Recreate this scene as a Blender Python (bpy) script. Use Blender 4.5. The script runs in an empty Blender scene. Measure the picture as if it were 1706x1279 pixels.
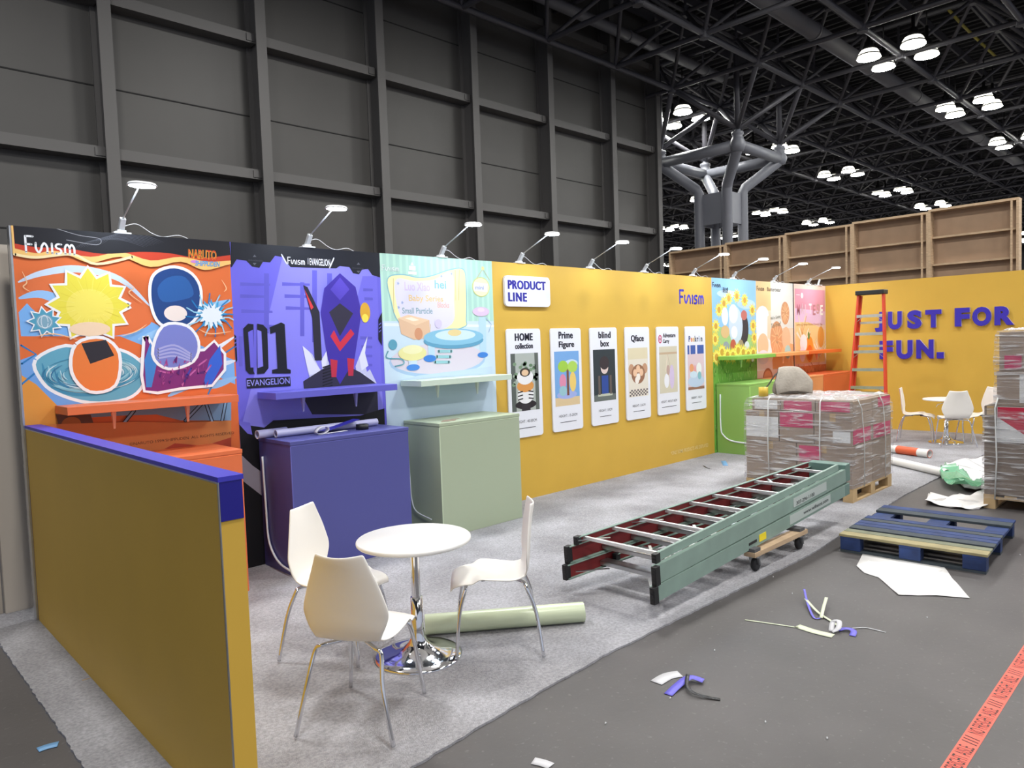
import bpy, bmesh, math, random
from mathutils import Vector, Matrix
import numpy as np
random.seed(7)
C = bpy.context.scene.collection
PI = math.pi

# ------------------------------------------------------------------ camera, world, exposure
FPX = 1205.2
YAW, PITCH, ROLL = 0.768033295, 0.0552003160, -0.0344255280
CAM = np.array([-1.00963508, -5.78584530, 1.78545613])
def cam_axes():
    cy, sy = math.cos(YAW), math.sin(YAW)
    f = np.array([sy*math.cos(PITCH), cy*math.cos(PITCH), -math.sin(PITCH)])
    r = np.array([cy, -sy, 0.0]); u = np.cross(r, f)
    c, s = math.cos(ROLL), math.sin(ROLL)
    return c*r+s*u, -s*r+c*u, f
RV, UV, FV = cam_axes()
cd = bpy.data.cameras.new('camera'); cam = bpy.data.objects.new('camera', cd); C.objects.link(cam)
cd.sensor_width = 36; cd.lens = FPX/1706*36; cd.clip_end = 300
cam.matrix_world = Matrix(((RV[0], UV[0], -FV[0], CAM[0]), (RV[1], UV[1], -FV[1], CAM[1]), (RV[2], UV[2], -FV[2], CAM[2]), (0, 0, 0, 1)))
bpy.context.scene.camera = cam
vs = bpy.context.scene.view_settings
vs.view_transform = 'Standard'; vs.look = 'None'; vs.gamma = 1; vs.exposure = 0.16
w = bpy.data.worlds.new('world'); bpy.context.scene.world = w; w.use_nodes = True
w.node_tree.nodes['Background'].inputs[0].default_value = (0.80, 0.86, 1.0, 1)
w.node_tree.nodes['Background'].inputs[1].default_value = 0.6
LAMP_DISC = 90.0     # hall lamp lens emission
LAMP_SHADE = 3.0
CLUSTER_W = 120*PI*1.2   # one unseen cluster of four hall lamps, watts
ARM_LED = 130.0       # clip-on arm light emission

# measuring helpers: where a sight line meets a real plane of the hall
def hit(px, axis, val):
    d = (px[0]-853)/FPX*RV - (px[1]-639.5)/FPX*UV + FV
    t = (val-CAM[axis])/d[axis]
    return CAM + t*d
def Wl(x, y, Y=0.0): h = hit((x, y), 1, Y); return (h[0], h[2])
def F(x, y, z=0.0): h = hit((x, y), 2, z); return (h[0], h[1])
def Xp(x, y, X0): h = hit((x, y), 0, X0); return (h[1], h[2])

# ------------------------------------------------------------------ materials
def lin(c):
    return tuple(((v/255)/12.92 if v/255 <= .04045 else ((v/255+.055)/1.055)**2.4) for v in c)
MATS = {}
def mat(name, rgb, rough=.5, metal=0, noise=0, nscale=8, bump=0, bscale=60, spec=.5, emit=0, coat=0, stretch=None, alpha=None):
    if name in MATS: return MATS[name]
    m = bpy.data.materials.new(name); m.use_nodes = True; nt = m.node_tree; b = nt.nodes['Principled BSDF']
    c = lin(rgb)
    b.inputs['Base Color'].default_value = (*c, 1); b.inputs['Roughness'].default_value = rough
    b.inputs['Metallic'].default_value = metal; b.inputs['Specular IOR Level'].default_value = spec
    if coat: b.inputs['Coat Weight'].default_value = coat
    tc = nt.nodes.new('ShaderNodeTexCoord'); mp = nt.nodes.new('ShaderNodeMapping')
    nt.links.new(tc.outputs['Object'], mp.inputs[0])
    if stretch: mp.inputs['Scale'].default_value = stretch
    if noise:
        n = nt.nodes.new('ShaderNodeTexNoise'); n.inputs['Scale'].default_value = nscale; n.inputs['Detail'].default_value = 6
        nt.links.new(mp.outputs[0], n.inputs['Vector'])
        r = nt.nodes.new('ShaderNodeValToRGB')
        r.color_ramp.elements[0].position = .3; r.color_ramp.elements[1].position = .7
        r.color_ramp.elements[0].color = (*[v*(1-noise) for v in c], 1); r.color_ramp.elements[1].color = (*[min(1, v*(1+noise)) for v in c], 1)
        nt.links.new(n.outputs[0], r.inputs[0]); nt.links.new(r.outputs[0], b.inputs['Base Color'])
    if bump:
        n2 = nt.nodes.new('ShaderNodeTexNoise'); n2.inputs['Scale'].default_value = bscale; n2.inputs['Detail'].default_value = 4
        nt.links.new(mp.outputs[0], n2.inputs['Vector'])
        bp = nt.nodes.new('ShaderNodeBump'); bp.inputs['Strength'].default_value = bump; bp.inputs['Distance'].default_value = .02
        nt.links.new(n2.outputs[0], bp.inputs['Height']); nt.links.new(bp.outputs[0], b.inputs['Normal'])
    if emit:
        b.inputs['Emission Color'].default_value = (*c, 1); b.inputs['Emission Strength'].default_value = emit
    MATS[name] = m
    return m
def print_mat(name='printed_graphic', rough=.45):
    if name in MATS: return MATS[name]
    m = bpy.data.materials.new(name); m.use_nodes = True; nt = m.node_tree; b = nt.nodes['Principled BSDF']
    a = nt.nodes.new('ShaderNodeAttribute'); a.attribute_name = 'Col'
    nt.links.new(a.outputs['Color'], b.inputs['Base Color']); b.inputs['Roughness'].default_value = rough
    b.inputs['Specular IOR Level'].default_value = .25
    MATS[name] = m; return m

YEL = (204, 165, 68); NAVY = (34, 30, 140)
m_yel = mat('yellow_fabric', YEL, .55, spec=.3, noise=.03, nscale=2)
m_blue = mat('royal_blue_vinyl', (60, 58, 178), .45, spec=.35)
m_white = mat('white_plastic', (232, 228, 222), .35)
m_chrome = mat('chrome', (225, 226, 230), .09, 1)
m_alu = mat('aluminium', (196, 198, 200), .32, 1, noise=.08, nscale=14)
m_black = mat('black_plastic', (24, 24, 26), .5)
m_wood = mat('raw_wood', (184, 158, 128), .75, noise=.18, nscale=5, stretch=(1, 1, 7))
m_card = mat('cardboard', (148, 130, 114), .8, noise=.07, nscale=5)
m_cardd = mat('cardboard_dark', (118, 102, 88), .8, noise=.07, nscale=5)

# ------------------------------------------------------------------ mesh helpers
class MB:
    def __init__(s): s.v = []; s.f = []; s.m = []; s.sm = []
    def add(s, vs_, fs, mi=0, smooth=False):
        o = len(s.v); s.v += [tuple(p) for p in vs_]
        for f in fs: s.f.append([i+o for i in f]); s.m.append(mi); s.sm.append(smooth)
    def box(s, x0, x1, y0, y1, z0, z1, mi=0, M=None):
        vs_ = [Vector((x, y, z)) for x in (x0, x1) for y in (y0, y1) for z in (z0, z1)]
        if M is not None: vs_ = [M @ v for v in vs_]
        s.add(vs_, [(0, 1, 3, 2), (4, 6, 7, 5), (0, 4, 5, 1), (2, 3, 7, 6), (0, 2, 6, 4), (1, 5, 7, 3)], mi)
    def bar(s, a, b, w_, h, mi=0, up=(0, 0, 1)):
        a = Vector(a); b = Vector(b); d = (b-a).normalized(); u = Vector(up)
        if abs(d.dot(u)) > .98: u = Vector((1, 0, 0))
        r = d.cross(u).normalized(); u = r.cross(d)
        vs_ = []
        for p in (a, b):
            for i, j in ((-1, -1), (1, -1), (1, 1), (-1, 1)): vs_.append(p+r*(i*w_/2)+u*(j*h/2))
        s.add(vs_, [(0, 3, 2, 1), (4, 5, 6, 7), (0, 1, 5, 4), (1, 2, 6, 5), (2, 3, 7, 6), (3, 0, 4, 7)], mi)
    def tube(s, pts, r, n=8, mi=0, cap=True, smooth=True):
        pts = [Vector(p) for p in pts]; rings = []
        rr = r if isinstance(r, (list, tuple)) else [r]*len(pts)
        prev = None
        for i, p in enumerate(pts):
            d = (pts[min(i+1, len(pts)-1)]-pts[max(i-1, 0)]).normalized()
            if prev is None:
                u = Vector((0, 0, 1)) if abs(d.z) < .9 else Vector((1, 0, 0))
                x = d.cross(u).normalized()
            else:
                x = (prev-d*prev.dot(d)).normalized()
            prev = x; y = d.cross(x)
            rings.append([p+(x*math.cos(2*PI*k/n)+y*math.sin(2*PI*k/n))*rr[i] for k in range(n)])
        vs_ = [q for rg in rings for q in rg]; fs = []
        for i in range(len(pts)-1):
            for k in range(n):
                fs.append((i*n+k, i*n+(k+1) % n, (i+1)*n+(k+1) % n, (i+1)*n+k))
        s.add(vs_, fs, mi, smooth)
        if cap: s.add(rings[0], [tuple(range(n))[::-1]], mi); s.add(rings[-1], [tuple(range(n))], mi)
    def lathe(s, prof, n=32, mi=0, o=(0, 0, 0), smooth=True, cap=True):
        vs_ = []; fs = []
        for (r, z) in prof:
            for k in range(n): vs_.append((o[0]+r*math.cos(2*PI*k/n), o[1]+r*math.sin(2*PI*k/n), o[2]+z))
        for i in range(len(prof)-1):
            for k in range(n): fs.append((i*n+k, i*n+(k+1) % n, (i+1)*n+(k+1) % n, (i+1)*n+k))
        s.add(vs_, fs, mi, smooth)
        if cap:
            s.add(vs_[:n], [tuple(range(n))[::-1]], mi); s.add(vs_[-n:], [tuple(range(n))], mi)
    def prism(s, poly, z0, z1, mi=0, M=None):
        n = len(poly); vs_ = [Vector((p[0], p[1], z0)) for p in poly]+[Vector((p[0], p[1], z1)) for p in poly]
        if M is not None: vs_ = [M @ v for v in vs_]
        fs = [tuple(range(n))[::-1], tuple(range(n, 2*n))]+[(i, (i+1) % n, n+(i+1) % n, n+i) for i in range(n)]
        s.add(vs_, fs, mi)
    def build(s, name, mats, parent=None, bevel=0, fix=True):
        me = bpy.data.meshes.new(name); me.from_pydata(s.v, [], s.f)
        if not isinstance(mats, (list, tuple)): mats = [mats]
        for m in mats: me.materials.append(m)
        me.polygons.foreach_set('material_index', s.m); me.polygons.foreach_set('use_smooth', s.sm)
        if fix:
            bm = bmesh.new(); bm.from_mesh(me); bmesh.ops.remove_doubles(bm, verts=bm.verts, dist=1e-6)
            bmesh.ops.recalc_face_normals(bm, faces=bm.faces); bm.to_mesh(me); bm.free()
        me.update()
        o = bpy.data.objects.new(name, me); C.objects.link(o)
        if parent is not None: o.parent = parent
        if bevel:
            md = o.modifiers.new('bevel', 'BEVEL'); md.width = bevel; md.segments = 2; md.limit_method = 'ANGLE'
        return o
def tag(o, label=None, cat=None, group=None, kind=None):
    if label: o['label'] = label
    if cat: o['category'] = cat
    if group: o['group'] = group
    if kind: o['kind'] = kind
    return o
def thing(name, label, cat, loc=(0, 0, 0), rz=0, group=None):
    o = bpy.data.objects.new(name, None); C.objects.link(o); o.empty_display_size = .1
    o.location = loc; o.rotation_euler = (0, 0, rz); return tag(o, label, cat, group)
def box(name, x0, x1, y0, y1, z0, z1, m, parent=None, bevel=0):
    b = MB(); b.box(x0, x1, y0, y1, z0, z1); return b.build(name, m, parent, bevel)
def dup(root, loc, rz, label=None, group=None):
    r = root.copy(); C.objects.link(r); r.location = loc; r.rotation_euler = (0, 0, rz)
    if label: r['label'] = label
    if group: r['group'] = group
    for ch in list(root.children):
        c = ch.copy(); C.objects.link(c); c.parent = r
        for g in list(ch.children):
            d = g.copy(); C.objects.link(d); d.parent = c
    return r
def text_mesh(s, bold=0.0, ext=0.0, space=1.0):
    cu = bpy.data.curves.new('t', 'FONT'); cu.body = s; cu.offset = bold; cu.extrude = ext; cu.space_character = space
    cu.resolution_u = 4; cu.align_x = 'LEFT'
    o = bpy.data.objects.new('t', cu); C.objects.link(o)
    bpy.context.view_layer.update()
    dg = bpy.context.evaluated_depsgraph_get(); me = bpy.data.meshes.new_from_object(o.evaluated_get(dg))
    bpy.data.objects.remove(o); bpy.data.curves.remove(cu)
    vs_ = [v.co.copy() for v in me.vertices]; fs = [tuple(p.vertices) for p in me.polygons]
    bpy.data.meshes.remove(me)
    return vs_, fs
def fit(vs_, w_=None, h=None, slant=0):
    x0 = min(v.x for v in vs_); x1 = max(v.x for v in vs_); y0 = min(v.y for v in vs_); y1 = max(v.y for v in vs_)
    sx = w_/(x1-x0) if w_ else h/(y1-y0); sy = h/(y1-y0) if h else sx
    return [Vector(((v.x-x0)*sx+slant*(v.y-y0)*sy, (v.y-y0)*sy, v.z)) for v in vs_]
def smc(pts, k=5, closed=True):
    n = len(pts); out = []
    for i in range(n if closed else n-1):
        if closed: p = [pts[(i-1) % n], pts[i], pts[(i+1) % n], pts[(i+2) % n]]
        else: p = [pts[max(i-1, 0)], pts[i], pts[i+1], pts[min(i+2, n-1)]]
        for j in range(k):
            t = j/k
            out.append(tuple(.5*((2*p[1][a])+(-p[0][a]+p[2][a])*t+(2*p[0][a]-5*p[1][a]+4*p[2][a]-p[3][a])*t*t+(-p[0][a]+3*p[1][a]-3*p[2][a]+p[3][a])*t**3) for a in range(len(p[0]))))
    if not closed: out.append(tuple(pts[-1]))
    return out
def ell(cx, cz, rx, rz, n=24, a0=0): return [(cx+rx*math.cos(a0+2*PI*k/n), cz+rz*math.sin(a0+2*PI*k/n)) for k in range(n)]
def star(cx, cz, r1, r2, n, a0=0): return [(cx+(r1 if k % 2 == 0 else r2)*math.cos(a0+PI*k/n), cz+(r1 if k % 2 == 0 else r2)*math.sin(a0+PI*k/n)) for k in range(2*n)]

class Art:
    """flat print built of coloured shapes on a panel; (u,z) metres; place = function to 3D"""
    def __init__(s, u0, u1, z0, z1, place, off=.0015):
        s.rect = (u0, u1, z0, z1); s.place = place; s.v = []; s.f = []; s.c = []; s.d = off; s.st = 6e-5
    def clip(s, poly):
        u0, u1, z0, z1 = s.rect
        for ax, val, sg in ((0, u0, 1), (0, u1, -1), (1, z0, 1), (1, z1, -1)):
            out = []
            for i in range(len(poly)):
                a = poly[i]; b = poly[(i+1) % len(poly)]
                ia = (a[ax]-val)*sg >= 0; ib = (b[ax]-val)*sg >= 0
                if ia: out.append(a)
                if ia != ib:
                    t = (val-a[ax])/(b[ax]-a[ax]); out.append((a[0]+t*(b[0]-a[0]), a[1]+t*(b[1]-a[1])))
            poly = out
            if len(poly) < 3: return []
        return poly
    def raw(s, pts, fs, col):
        o = len(s.v); s.v += [s.place(p[0], p[1], s.d) for p in pts]
        for f in fs: s.f.append([i+o for i in f]); s.c.append(lin(tuple(v*.9+12 for v in col)))
    def poly(s, pts, col, px=False, step=True):
        if px: pts = [Wl(*q) for q in pts]
        pts = s.clip(list(pts))
        if len(pts) < 3: return
        if step: s.d += s.st
        from mathutils.geometry import tessellate_polygon
        tr = tessellate_polygon([[Vector((p[0], p[1], 0)) for p in pts]])
        s.raw(pts, tr, col)
    def stroke(s, pts, w_, col, px=False, taper=False, cap=True):
        if px: pts = [Wl(*q) for q in pts]
        s.d += s.st
        L = []; R = []; n = len(pts)
        for i, p in enumerate(pts):
            a = pts[max(i-1, 0)]; b = pts[min(i+1, n-1)]
            dx, dz = b[0]-a[0], b[1]-a[1]; l = math.hypot(dx, dz) or 1
            ww = w_/2*(1-abs(2*i/(n-1)-1)**2*.85 if taper else 1)
            L.append((p[0]-dz/l*ww, p[1]+dx/l*ww)); R.append((p[0]+dz/l*ww, p[1]-dx/l*ww))
        for i in range(n-1): s.poly([L[i], L[i+1], R[i+1], R[i]], col, step=False)
        if cap and not taper:
            for p in (pts[0], pts[-1]): s.poly(ell(p[0], p[1], w_/2, w_/2, 10), col, step=False)
    def text(s, t, u, z, w_, h, col, bold=.0, slant=0, ang=0, space=1.0):
        strike = (0,) if bold <= .03 else (-bold*.22*h, 0, bold*.22*h)
        vs_, fs = text_mesh(t, min(bold, .022), space=space); vs_ = fit(vs_, w_, h, slant); s.d += s.st
        ca, sa = math.cos(ang), math.sin(ang)
        for k in strike:
            s.d += s.st/3; s.raw([(u+k*2+v.x*ca-v.y*sa, z+v.x*sa+v.y*ca) for v in vs_], fs, col)
    def logo(s, u, z, w_, h, col, bold=.17):
        k = w_/3.95; kz = h/1.17
        S = [[(0, 0), (0, 1)], [(0, 1), (.55, 1)], [(0, .5), (.42, .5)],
             smc([(.75, .6), (.75, .25), (.95, .02), (1.15, .25), (1.2, .42), (1.4, .62), (1.6, .38), (1.6, 0)], 4, False),
             [(1.97, .62), (1.97, 0)],
             smc([(2.68, .6), (2.4, .6), (2.26, .46), (2.4, .32), (2.54, .3), (2.68, .16), (2.54, .01), (2.26, 0)], 4, False),
             smc([(2.98, 0), (2.98, .4), (3.16, .61), (3.34, .4), (3.34, 0)], 4, False), smc([(3.34, .3), (3.36, .45), (3.52, .61), (3.7, .4), (3.7, 0)], 4, False)]
        for st in S: s.stroke([(u+(a+.09)*k, z+(b+.08)*kz) for a, b in st], bold*k, col)
    def build(s, name, parent, m=None):
        me = bpy.data.meshes.new(name); me.from_pydata([tuple(p) for p in s.v], [], s.f)
        me.materials.append(m or print_mat())
        at = me.color_attributes.new('Col', 'FLOAT_COLOR', 'CORNER')
        cols = []
        for p, c in zip(me.polygons, s.c):
            for _ in range(p.loop_total): cols += [*c, 1]
        at.data.foreach_set('color', cols); me.update()
        o = bpy.data.objects.new(name, me); C.objects.link(o); o.parent = parent
        return o
def on_back(x0=0, z0=0, y=0.0): return lambda u, z, d: (x0+u, y-d, z0+z)

# ================================================================== SETTING
H = 2.684; LX = 12.98
def st(o): o['kind'] = 'structure'; return o
# floor: worn dark concrete
mf = mat('dark_concrete', (77, 74, 74), .55, noise=.16, nscale=1.6, bump=.06, bscale=30)
def floor_scuffs():
    nt = mf.node_tree; b = nt.nodes['Principled BSDF']
    old = b.inputs['Base Color'].links[0].from_socket
    tc = nt.nodes.new('ShaderNodeTexCoord'); n = nt.nodes.new('ShaderNodeTexNoise'); n.inputs['Scale'].default_value = 38; n.inputs['Detail'].default_value = 8
    nt.links.new(tc.outputs['Object'], n.inputs['Vector'])
    r = nt.nodes.new('ShaderNodeValToRGB'); r.color_ramp.elements[0].position = .62; r.color_ramp.elements[1].position = .8
    r.color_ramp.elements[0].color = (0, 0, 0, 1); r.color_ramp.elements[1].color = (.35, .35, .35, 1)
    nt.links.new(n.outputs[0], r.inputs[0])
    mx = nt.nodes.new('ShaderNodeMixRGB'); mx.inputs[2].default_value = (.3, .29, .29, 1)
    nt.links.new(r.outputs[0], mx.inputs[0]); nt.links.new(old, mx.inputs[1]); nt.links.new(mx.outputs[0], b.inputs['Base Color'])
floor_scuffs()
st(box('floor', -14, 95, -28, 75, -.1, 0, mf))
# ceiling deck
mdeck = mat('roof_deck', (52, 52, 56), .7)
def deck_ribs():
    nt = mdeck.node_tree; b = nt.nodes['Principled BSDF']
    tc = nt.nodes.new('ShaderNodeTexCoord'); wv = nt.nodes.new('ShaderNodeTexWave'); wv.inputs['Scale'].default_value = 1.1; wv.bands_direction = 'X'
    nt.links.new(tc.outputs['Object'], wv.inputs['Vector'])
    bp = nt.nodes.new('ShaderNodeBump'); bp.inputs['Strength'].default_value = 1; bp.inputs['Distance'].default_value = .25
    nt.links.new(wv.outputs['Fac'], bp.inputs['Height']); nt.links.new(bp.outputs[0], b.inputs['Normal'])
deck_ribs()
b = MB(); b.box(-14, 95, -28, 75, 13.0, 13.2)
y = -14
for i in range(150):
    xx = 8+i*.42
    b.box(xx, xx+.14, -16, 45, 12.86, 13.0)
st(b.build('ceiling', mdeck, fix=False))
mhall = mat('hall_wall_panel', (74, 72, 70), .5, noise=.05, nscale=1)
mgird = mat('hall_steel', (88, 86, 85), .5)
mgap = mat('panel_gap', (30, 30, 30), .8)
WY = 9.08
b = MB(); b.box(-14, 20.45, WY, WY+.3, 0, 13)
for zz in [4.05, 6.75, 8.3+1.4, 11.1, 2.6, 1.3]: b.box(-14, 20.45, WY-.012, WY, zz-.012, zz+.012, 1)
st(b.build('wall_back', [mhall, mgap]))
n = 1
cols_x = [3.12+2.93*i for i in range(-5, 6)]+[20.25]
for cx in cols_x:
    b = MB(); b.box(cx-.11, cx+.11, WY-.5, WY-.46, 0, 12.6); b.box(cx-.02, cx+.02, WY-.46, WY, 0, 12.6)
    b.box(cx-.11, cx+.11, WY-.04, WY, 0, 12.6)
    st(b.build('trim_%d' % n, mgird)); n += 1
for zz in (5.38, 8.15, 2.7, 10.9):
    for i in range(len(cols_x)-1):
        a0, a1 = cols_x[i]+.05, cols_x[i+1]-.05
        b = MB(); b.box(a0, a1, WY-.34, WY-.3, zz, zz+.2); b.box(a0, a1, WY-.3, WY, zz+.17, zz+.2); b.box(a0, a1, WY-.3, WY, zz, zz+.03)
        b.box(a1-.2, a1-.02, WY-.36, WY-.3, zz+.03, zz+.17)
        st(b.build('trim_%d' % n, mgird)); n += 1
mfar = mat('far_wall', (52, 52, 56), .8)
for nm, a in (('wall_far', (-14, 95, 74.6, 75)), ('wall_right', (94.6, 95, -28, 75))):
    st(box(nm, *a, 0, 13.0, mfar))
# space frame roof
mtube = mat('truss_paint', (72, 71, 77), .5)
NX0, NY0, MD = 17.15, 8.01, 3.05; ZB, ZT, ZC = 10.09, 11.65, 8.3
b = MB()
def bn(i, j): return (NX0+i*MD, NY0+j*MD, ZB)
def tn(i, j): return (NX0+(i+.5)*MD, NY0+(j+.5)*MD, ZT)
def ok(i, j): return not (j > 0 and NX0+i*MD < 20)
for i in range(-4, 24):
    for j in range(-7, 14):
        near = i < 10
        if ok(i, j):
            if ok(i+1, j): b.tube([bn(i, j), bn(i+1, j)], .085, 6 if near else 4, cap=False)
            if ok(i, j+1) and j < 13: b.tube([bn(i, j), bn(i, j+1)], .075, 6 if near else 4, cap=False)
            if ok(i, j+1):
                b.tube([tn(i, j), tn(i+1, j)], .07, 5 if near else 4, cap=False)
                b.tube([tn(i, j), tn(i, j+1)], .07, 5 if near else 4, cap=False)
                for q in ((i, j), (i+1, j), (i, j+1), (i+1, j+1)):
                    b.tube([bn(*q), tn(i, j)], .06, 5 if near else 4, cap=False)
                if near:
                    c = Vector(tn(i, j)); b.tube([c-Vector((0, 0, .14)), c+Vector((0, 0, .14))], .14, 6)
                    c = Vector(bn(i, j)); b.tube([c-Vector((0, 0, .13)), c+Vector((0, 0, .13))], .15, 6)
                b.bar(tn(i, j), (tn(i, j)[0], tn(i, j)[1], 12.9), .06, .06)
# purlins carrying the deck
for j in range(-14, 26):
    yy = NY0+(j+.5)*MD/2
    b.bar((8, yy, 12.7), (90, yy, 12.7), .07, .3)
st(b.build('trim_%d' % n, mtube, fix=False)); n += 1

def capital(cx, cy, big=True):
    t = thing('tree_column', 'grey clustered steel pipe column with branching square top under the roof truss' if big else '', 'column', (cx, cy, 0))
    nodes = [(-MD/2, -MD/2), (MD/2, -MD/2), (MD/2, MD/2), (-MD/2, MD/2)]
    mc = mat('column_paint', (112, 114, 122), .45)
    q = .56
    for k, (a, c) in enumerate(nodes):
        s = MB(); sx, sy = math.copysign(q, a), math.copysign(q, c)
        s.tube([(sx, sy, 0), (sx, sy, 3), (sx, sy, 7.0), (sx*1.12, sy*1.12, 7.18), (a*.97, c*.97, ZC-.25), (a, c, ZC-.15)], .185, 16, mi=0)
        s.build('branch_pipe', mc, t)
        nx = nodes[(k+1) % 4]
        s = MB(); s.tube([(a, c, ZC-.12), (nx[0], nx[1], ZC-.12)], .19, 16); s.lathe([(.0, -.26), (.2, -.2), (.27, 0), (.2, .2), (.16, .3), (.2, .34), (.2, .42), (.1, .46), (.1, .6)], 16, o=(a, c, ZC-.12)); s.build('capital_beam', mc, t)
        s = MB()
        for d in ((-1, -1), (1, -1), (1, 1), (-1, 1)):
            s.tube([(a, c, ZC+.4), (a+d[0]*MD/2, c+d[1]*MD/2, ZB)], .085, 8)
        s.tube([(a, c, ZC+.4), (a, c, ZT)], .1, 8)
        s.build('strut', mtube, t)
        s = MB(); s.box(min(sx, math.copysign(q, nx[0]))-.04, max(sx, math.copysign(q, nx[0]))+.04, min(sy, math.copysign(q, nx[1]))-.04, max(sy, math.copysign(q, nx[1]))+.04, 5.85, 6.95)
        s.build('web_plate', mc, t)
    return t
cap1 = capital(NX0+1.5*MD+1.525, NY0)
# roof ducts
for (x0, x1, yy, zz, r, lab) in ((12, 88, 3.70, 10.85, .24, 'long round grey duct running under the roof deck through the truss'),
                            (9, 24, 8.3, 11.4, .16, 'shorter grey pipe beside the hall wall under the roof')):
    s = MB(); s.tube([(x0, yy, zz), (x1, yy, zz)], r, 20)
    k = x0
    while k < x1:
        s.tube([(k, yy, zz), (k+.08, yy, zz)], r+.03, 20); k += 4.6
    tag(s.build('roof_duct', mat('duct_grey', (112, 112, 118), .5)), lab, 'duct')
s = MB(); p = [hit(q, 2, 12.2) for q in ((1577, 12), (1597, 35), (1620, 58), (1665, 100))]
s.tube([tuple(q) for q in p], .05, 8)
tag(s.build('conduit', mat('yellow_conduit', (150, 138, 50), .6)), 'yellow conduit bending along the roof deck at top right', 'pipe')

# hall lamps ------------------------------------------------------
m_lens = mat('lamp_lens', (255, 255, 250), .4, emit=LAMP_DISC)
m_shade = mat('lamp_shade_glow', (255, 252, 235), .4, emit=LAMP_SHADE)
def make_lamp():
    t = thing('high_bay_lamp', '', 'ceiling lamp')
    s = MB(); s.lathe([(.05, .78), (.05, .42), (.12, .38), (.16, .2), (.17, .14)], 14); s.build('housing', m_black, t)
    s = MB(); s.tube([(0, 0, .78), (0, 0, 1.5)], .02, 6); s.build('stem', m_black, t)
    s = MB(); s.lathe([(.15, .15), (.23, .13), (.28, .06), (.325, -.06), (.335, -.1)], 16, cap=False); s.build('lamp_shade', m_shade, t)
    s = MB(); s.lathe([(.31, .0), (.318, .0), (.332, -.04), (.322, -.04)], 16, cap=False); s.build('band', m_black, t)
    s = MB(); s.lathe([(.33, -.1), (.2, -.13), (.02, -.14)], 16, smooth=True); s.build('lens', m_lens, t)
    return t
lamp0 = make_lamp(); first = True
rowname = {-3: 'far right of the hall', -2: 'front right of the hall', -1: 'right-hand lamp row', 0: 'lamp row over the long duct', 1: 'lamp row past the tree column', 2: 'second row beyond the tree column', 3: 'third row beyond the tree column', 4: 'fourth row beyond the tree column', 5: 'last row'}
ordn = ['first', 'second', 'third', 'fourth', 'fifth', 'sixth', 'seventh', 'eighth', 'ninth', 'tenth']
def inview(p, m=20):
    d = np.array(p)-CAM; z = d@FV
    if z < .1: return False
    x = 853+FPX*(d@RV)/z; yy = 639.5-FPX*(d@UV)/z
    return -m < x < 1706+m and -m < yy < 460
LG = 7.66
for j in range(-2, 6):
    for i in range(-3, 9):
        cx, cy = 23.05+LG*i, 1.93+7.7*j
        if (cy > 8 and cx < 21) or (i == -3 and j > 0): continue
        vis = inview((cx, cy, 10.1), 60)
        lightonly = (i <= 4 and j <= 2)
        if not (vis or lightonly): continue
        if not vis:
            # the same four-lamp clusters carry on outside the frame and light the booth
            ld = bpy.data.lights.new('hall_lamp_light', 'AREA'); ld.shape = 'SQUARE'; ld.size = 1.2; ld.energy = CLUSTER_W
            ld.color = (1, .98, .94); lo = bpy.data.objects.new('hall_lamp_light', ld); C.objects.link(lo); lo.location = (cx, cy, 9.95)
            continue
        for q, (dx, dy) in enumerate(((-.61, -.61), (-.61, .61), (.61, -.61), (.61, .61))):
            if not vis: continue
            lab = 'dome lamp, %s in cluster %s, %s' % (('near right', 'near left', 'far right', 'far left')[q], ordn[i], rowname.get(j, 'last row'))
            if first: o = lamp0; first = False; o.location = (cx+dx, cy+dy, 10.1); o['label'] = lab
            else: o = dup(lamp0, (cx+dx, cy+dy, 10.1), 0, lab)
            o['group'] = 'high bay lamps under the hall roof'

# wooden flats behind the yellow wall ------------------------------
FX = 17.0; edges = [6.15, 4.36, 2.68, 1.02, -.62, -2.3]; 
pos = ['leftmost', 'second from left', 'middle', 'second from right', 'rightmost']
mply = mat('plywood', (166, 138, 112), .7, noise=.12, nscale=2.2)
for k in range(5):
    y1, y0 = edges[k], edges[k+1]; top = 4.28+.04*k
    t = thing('wall_flat', '%s bare wooden wall flat, unpainted back with battens, behind the yellow wall' % pos[k], 'wooden panel', (FX, y0, 0), 0, 'wooden wall flats behind the booth')
    box('plywood_sheet', .26, .28, .0, y1-y0, 0, top-.02, mply, t)
    s = MB()
    W = y1-y0
    s.box(0, .28, 0, .045, 0, top); s.box(0, .28, W-.045, W, 0, top); s.box(0, .28, .045, W-.045, top-.05, top)
    s.build('frame', m_wood, t)
    for zz in (top-.62, top-1.22, top-1.85, top-2.6):
        box('batten', .1, .26, .045, W-.045, zz-.02, zz+.02, m_wood, t)
    s = MB(); s.bar((-.03, .12, 0), (-.03, .12, top-.05), .03, .05); s.build('upright', m_wood, t)

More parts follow.
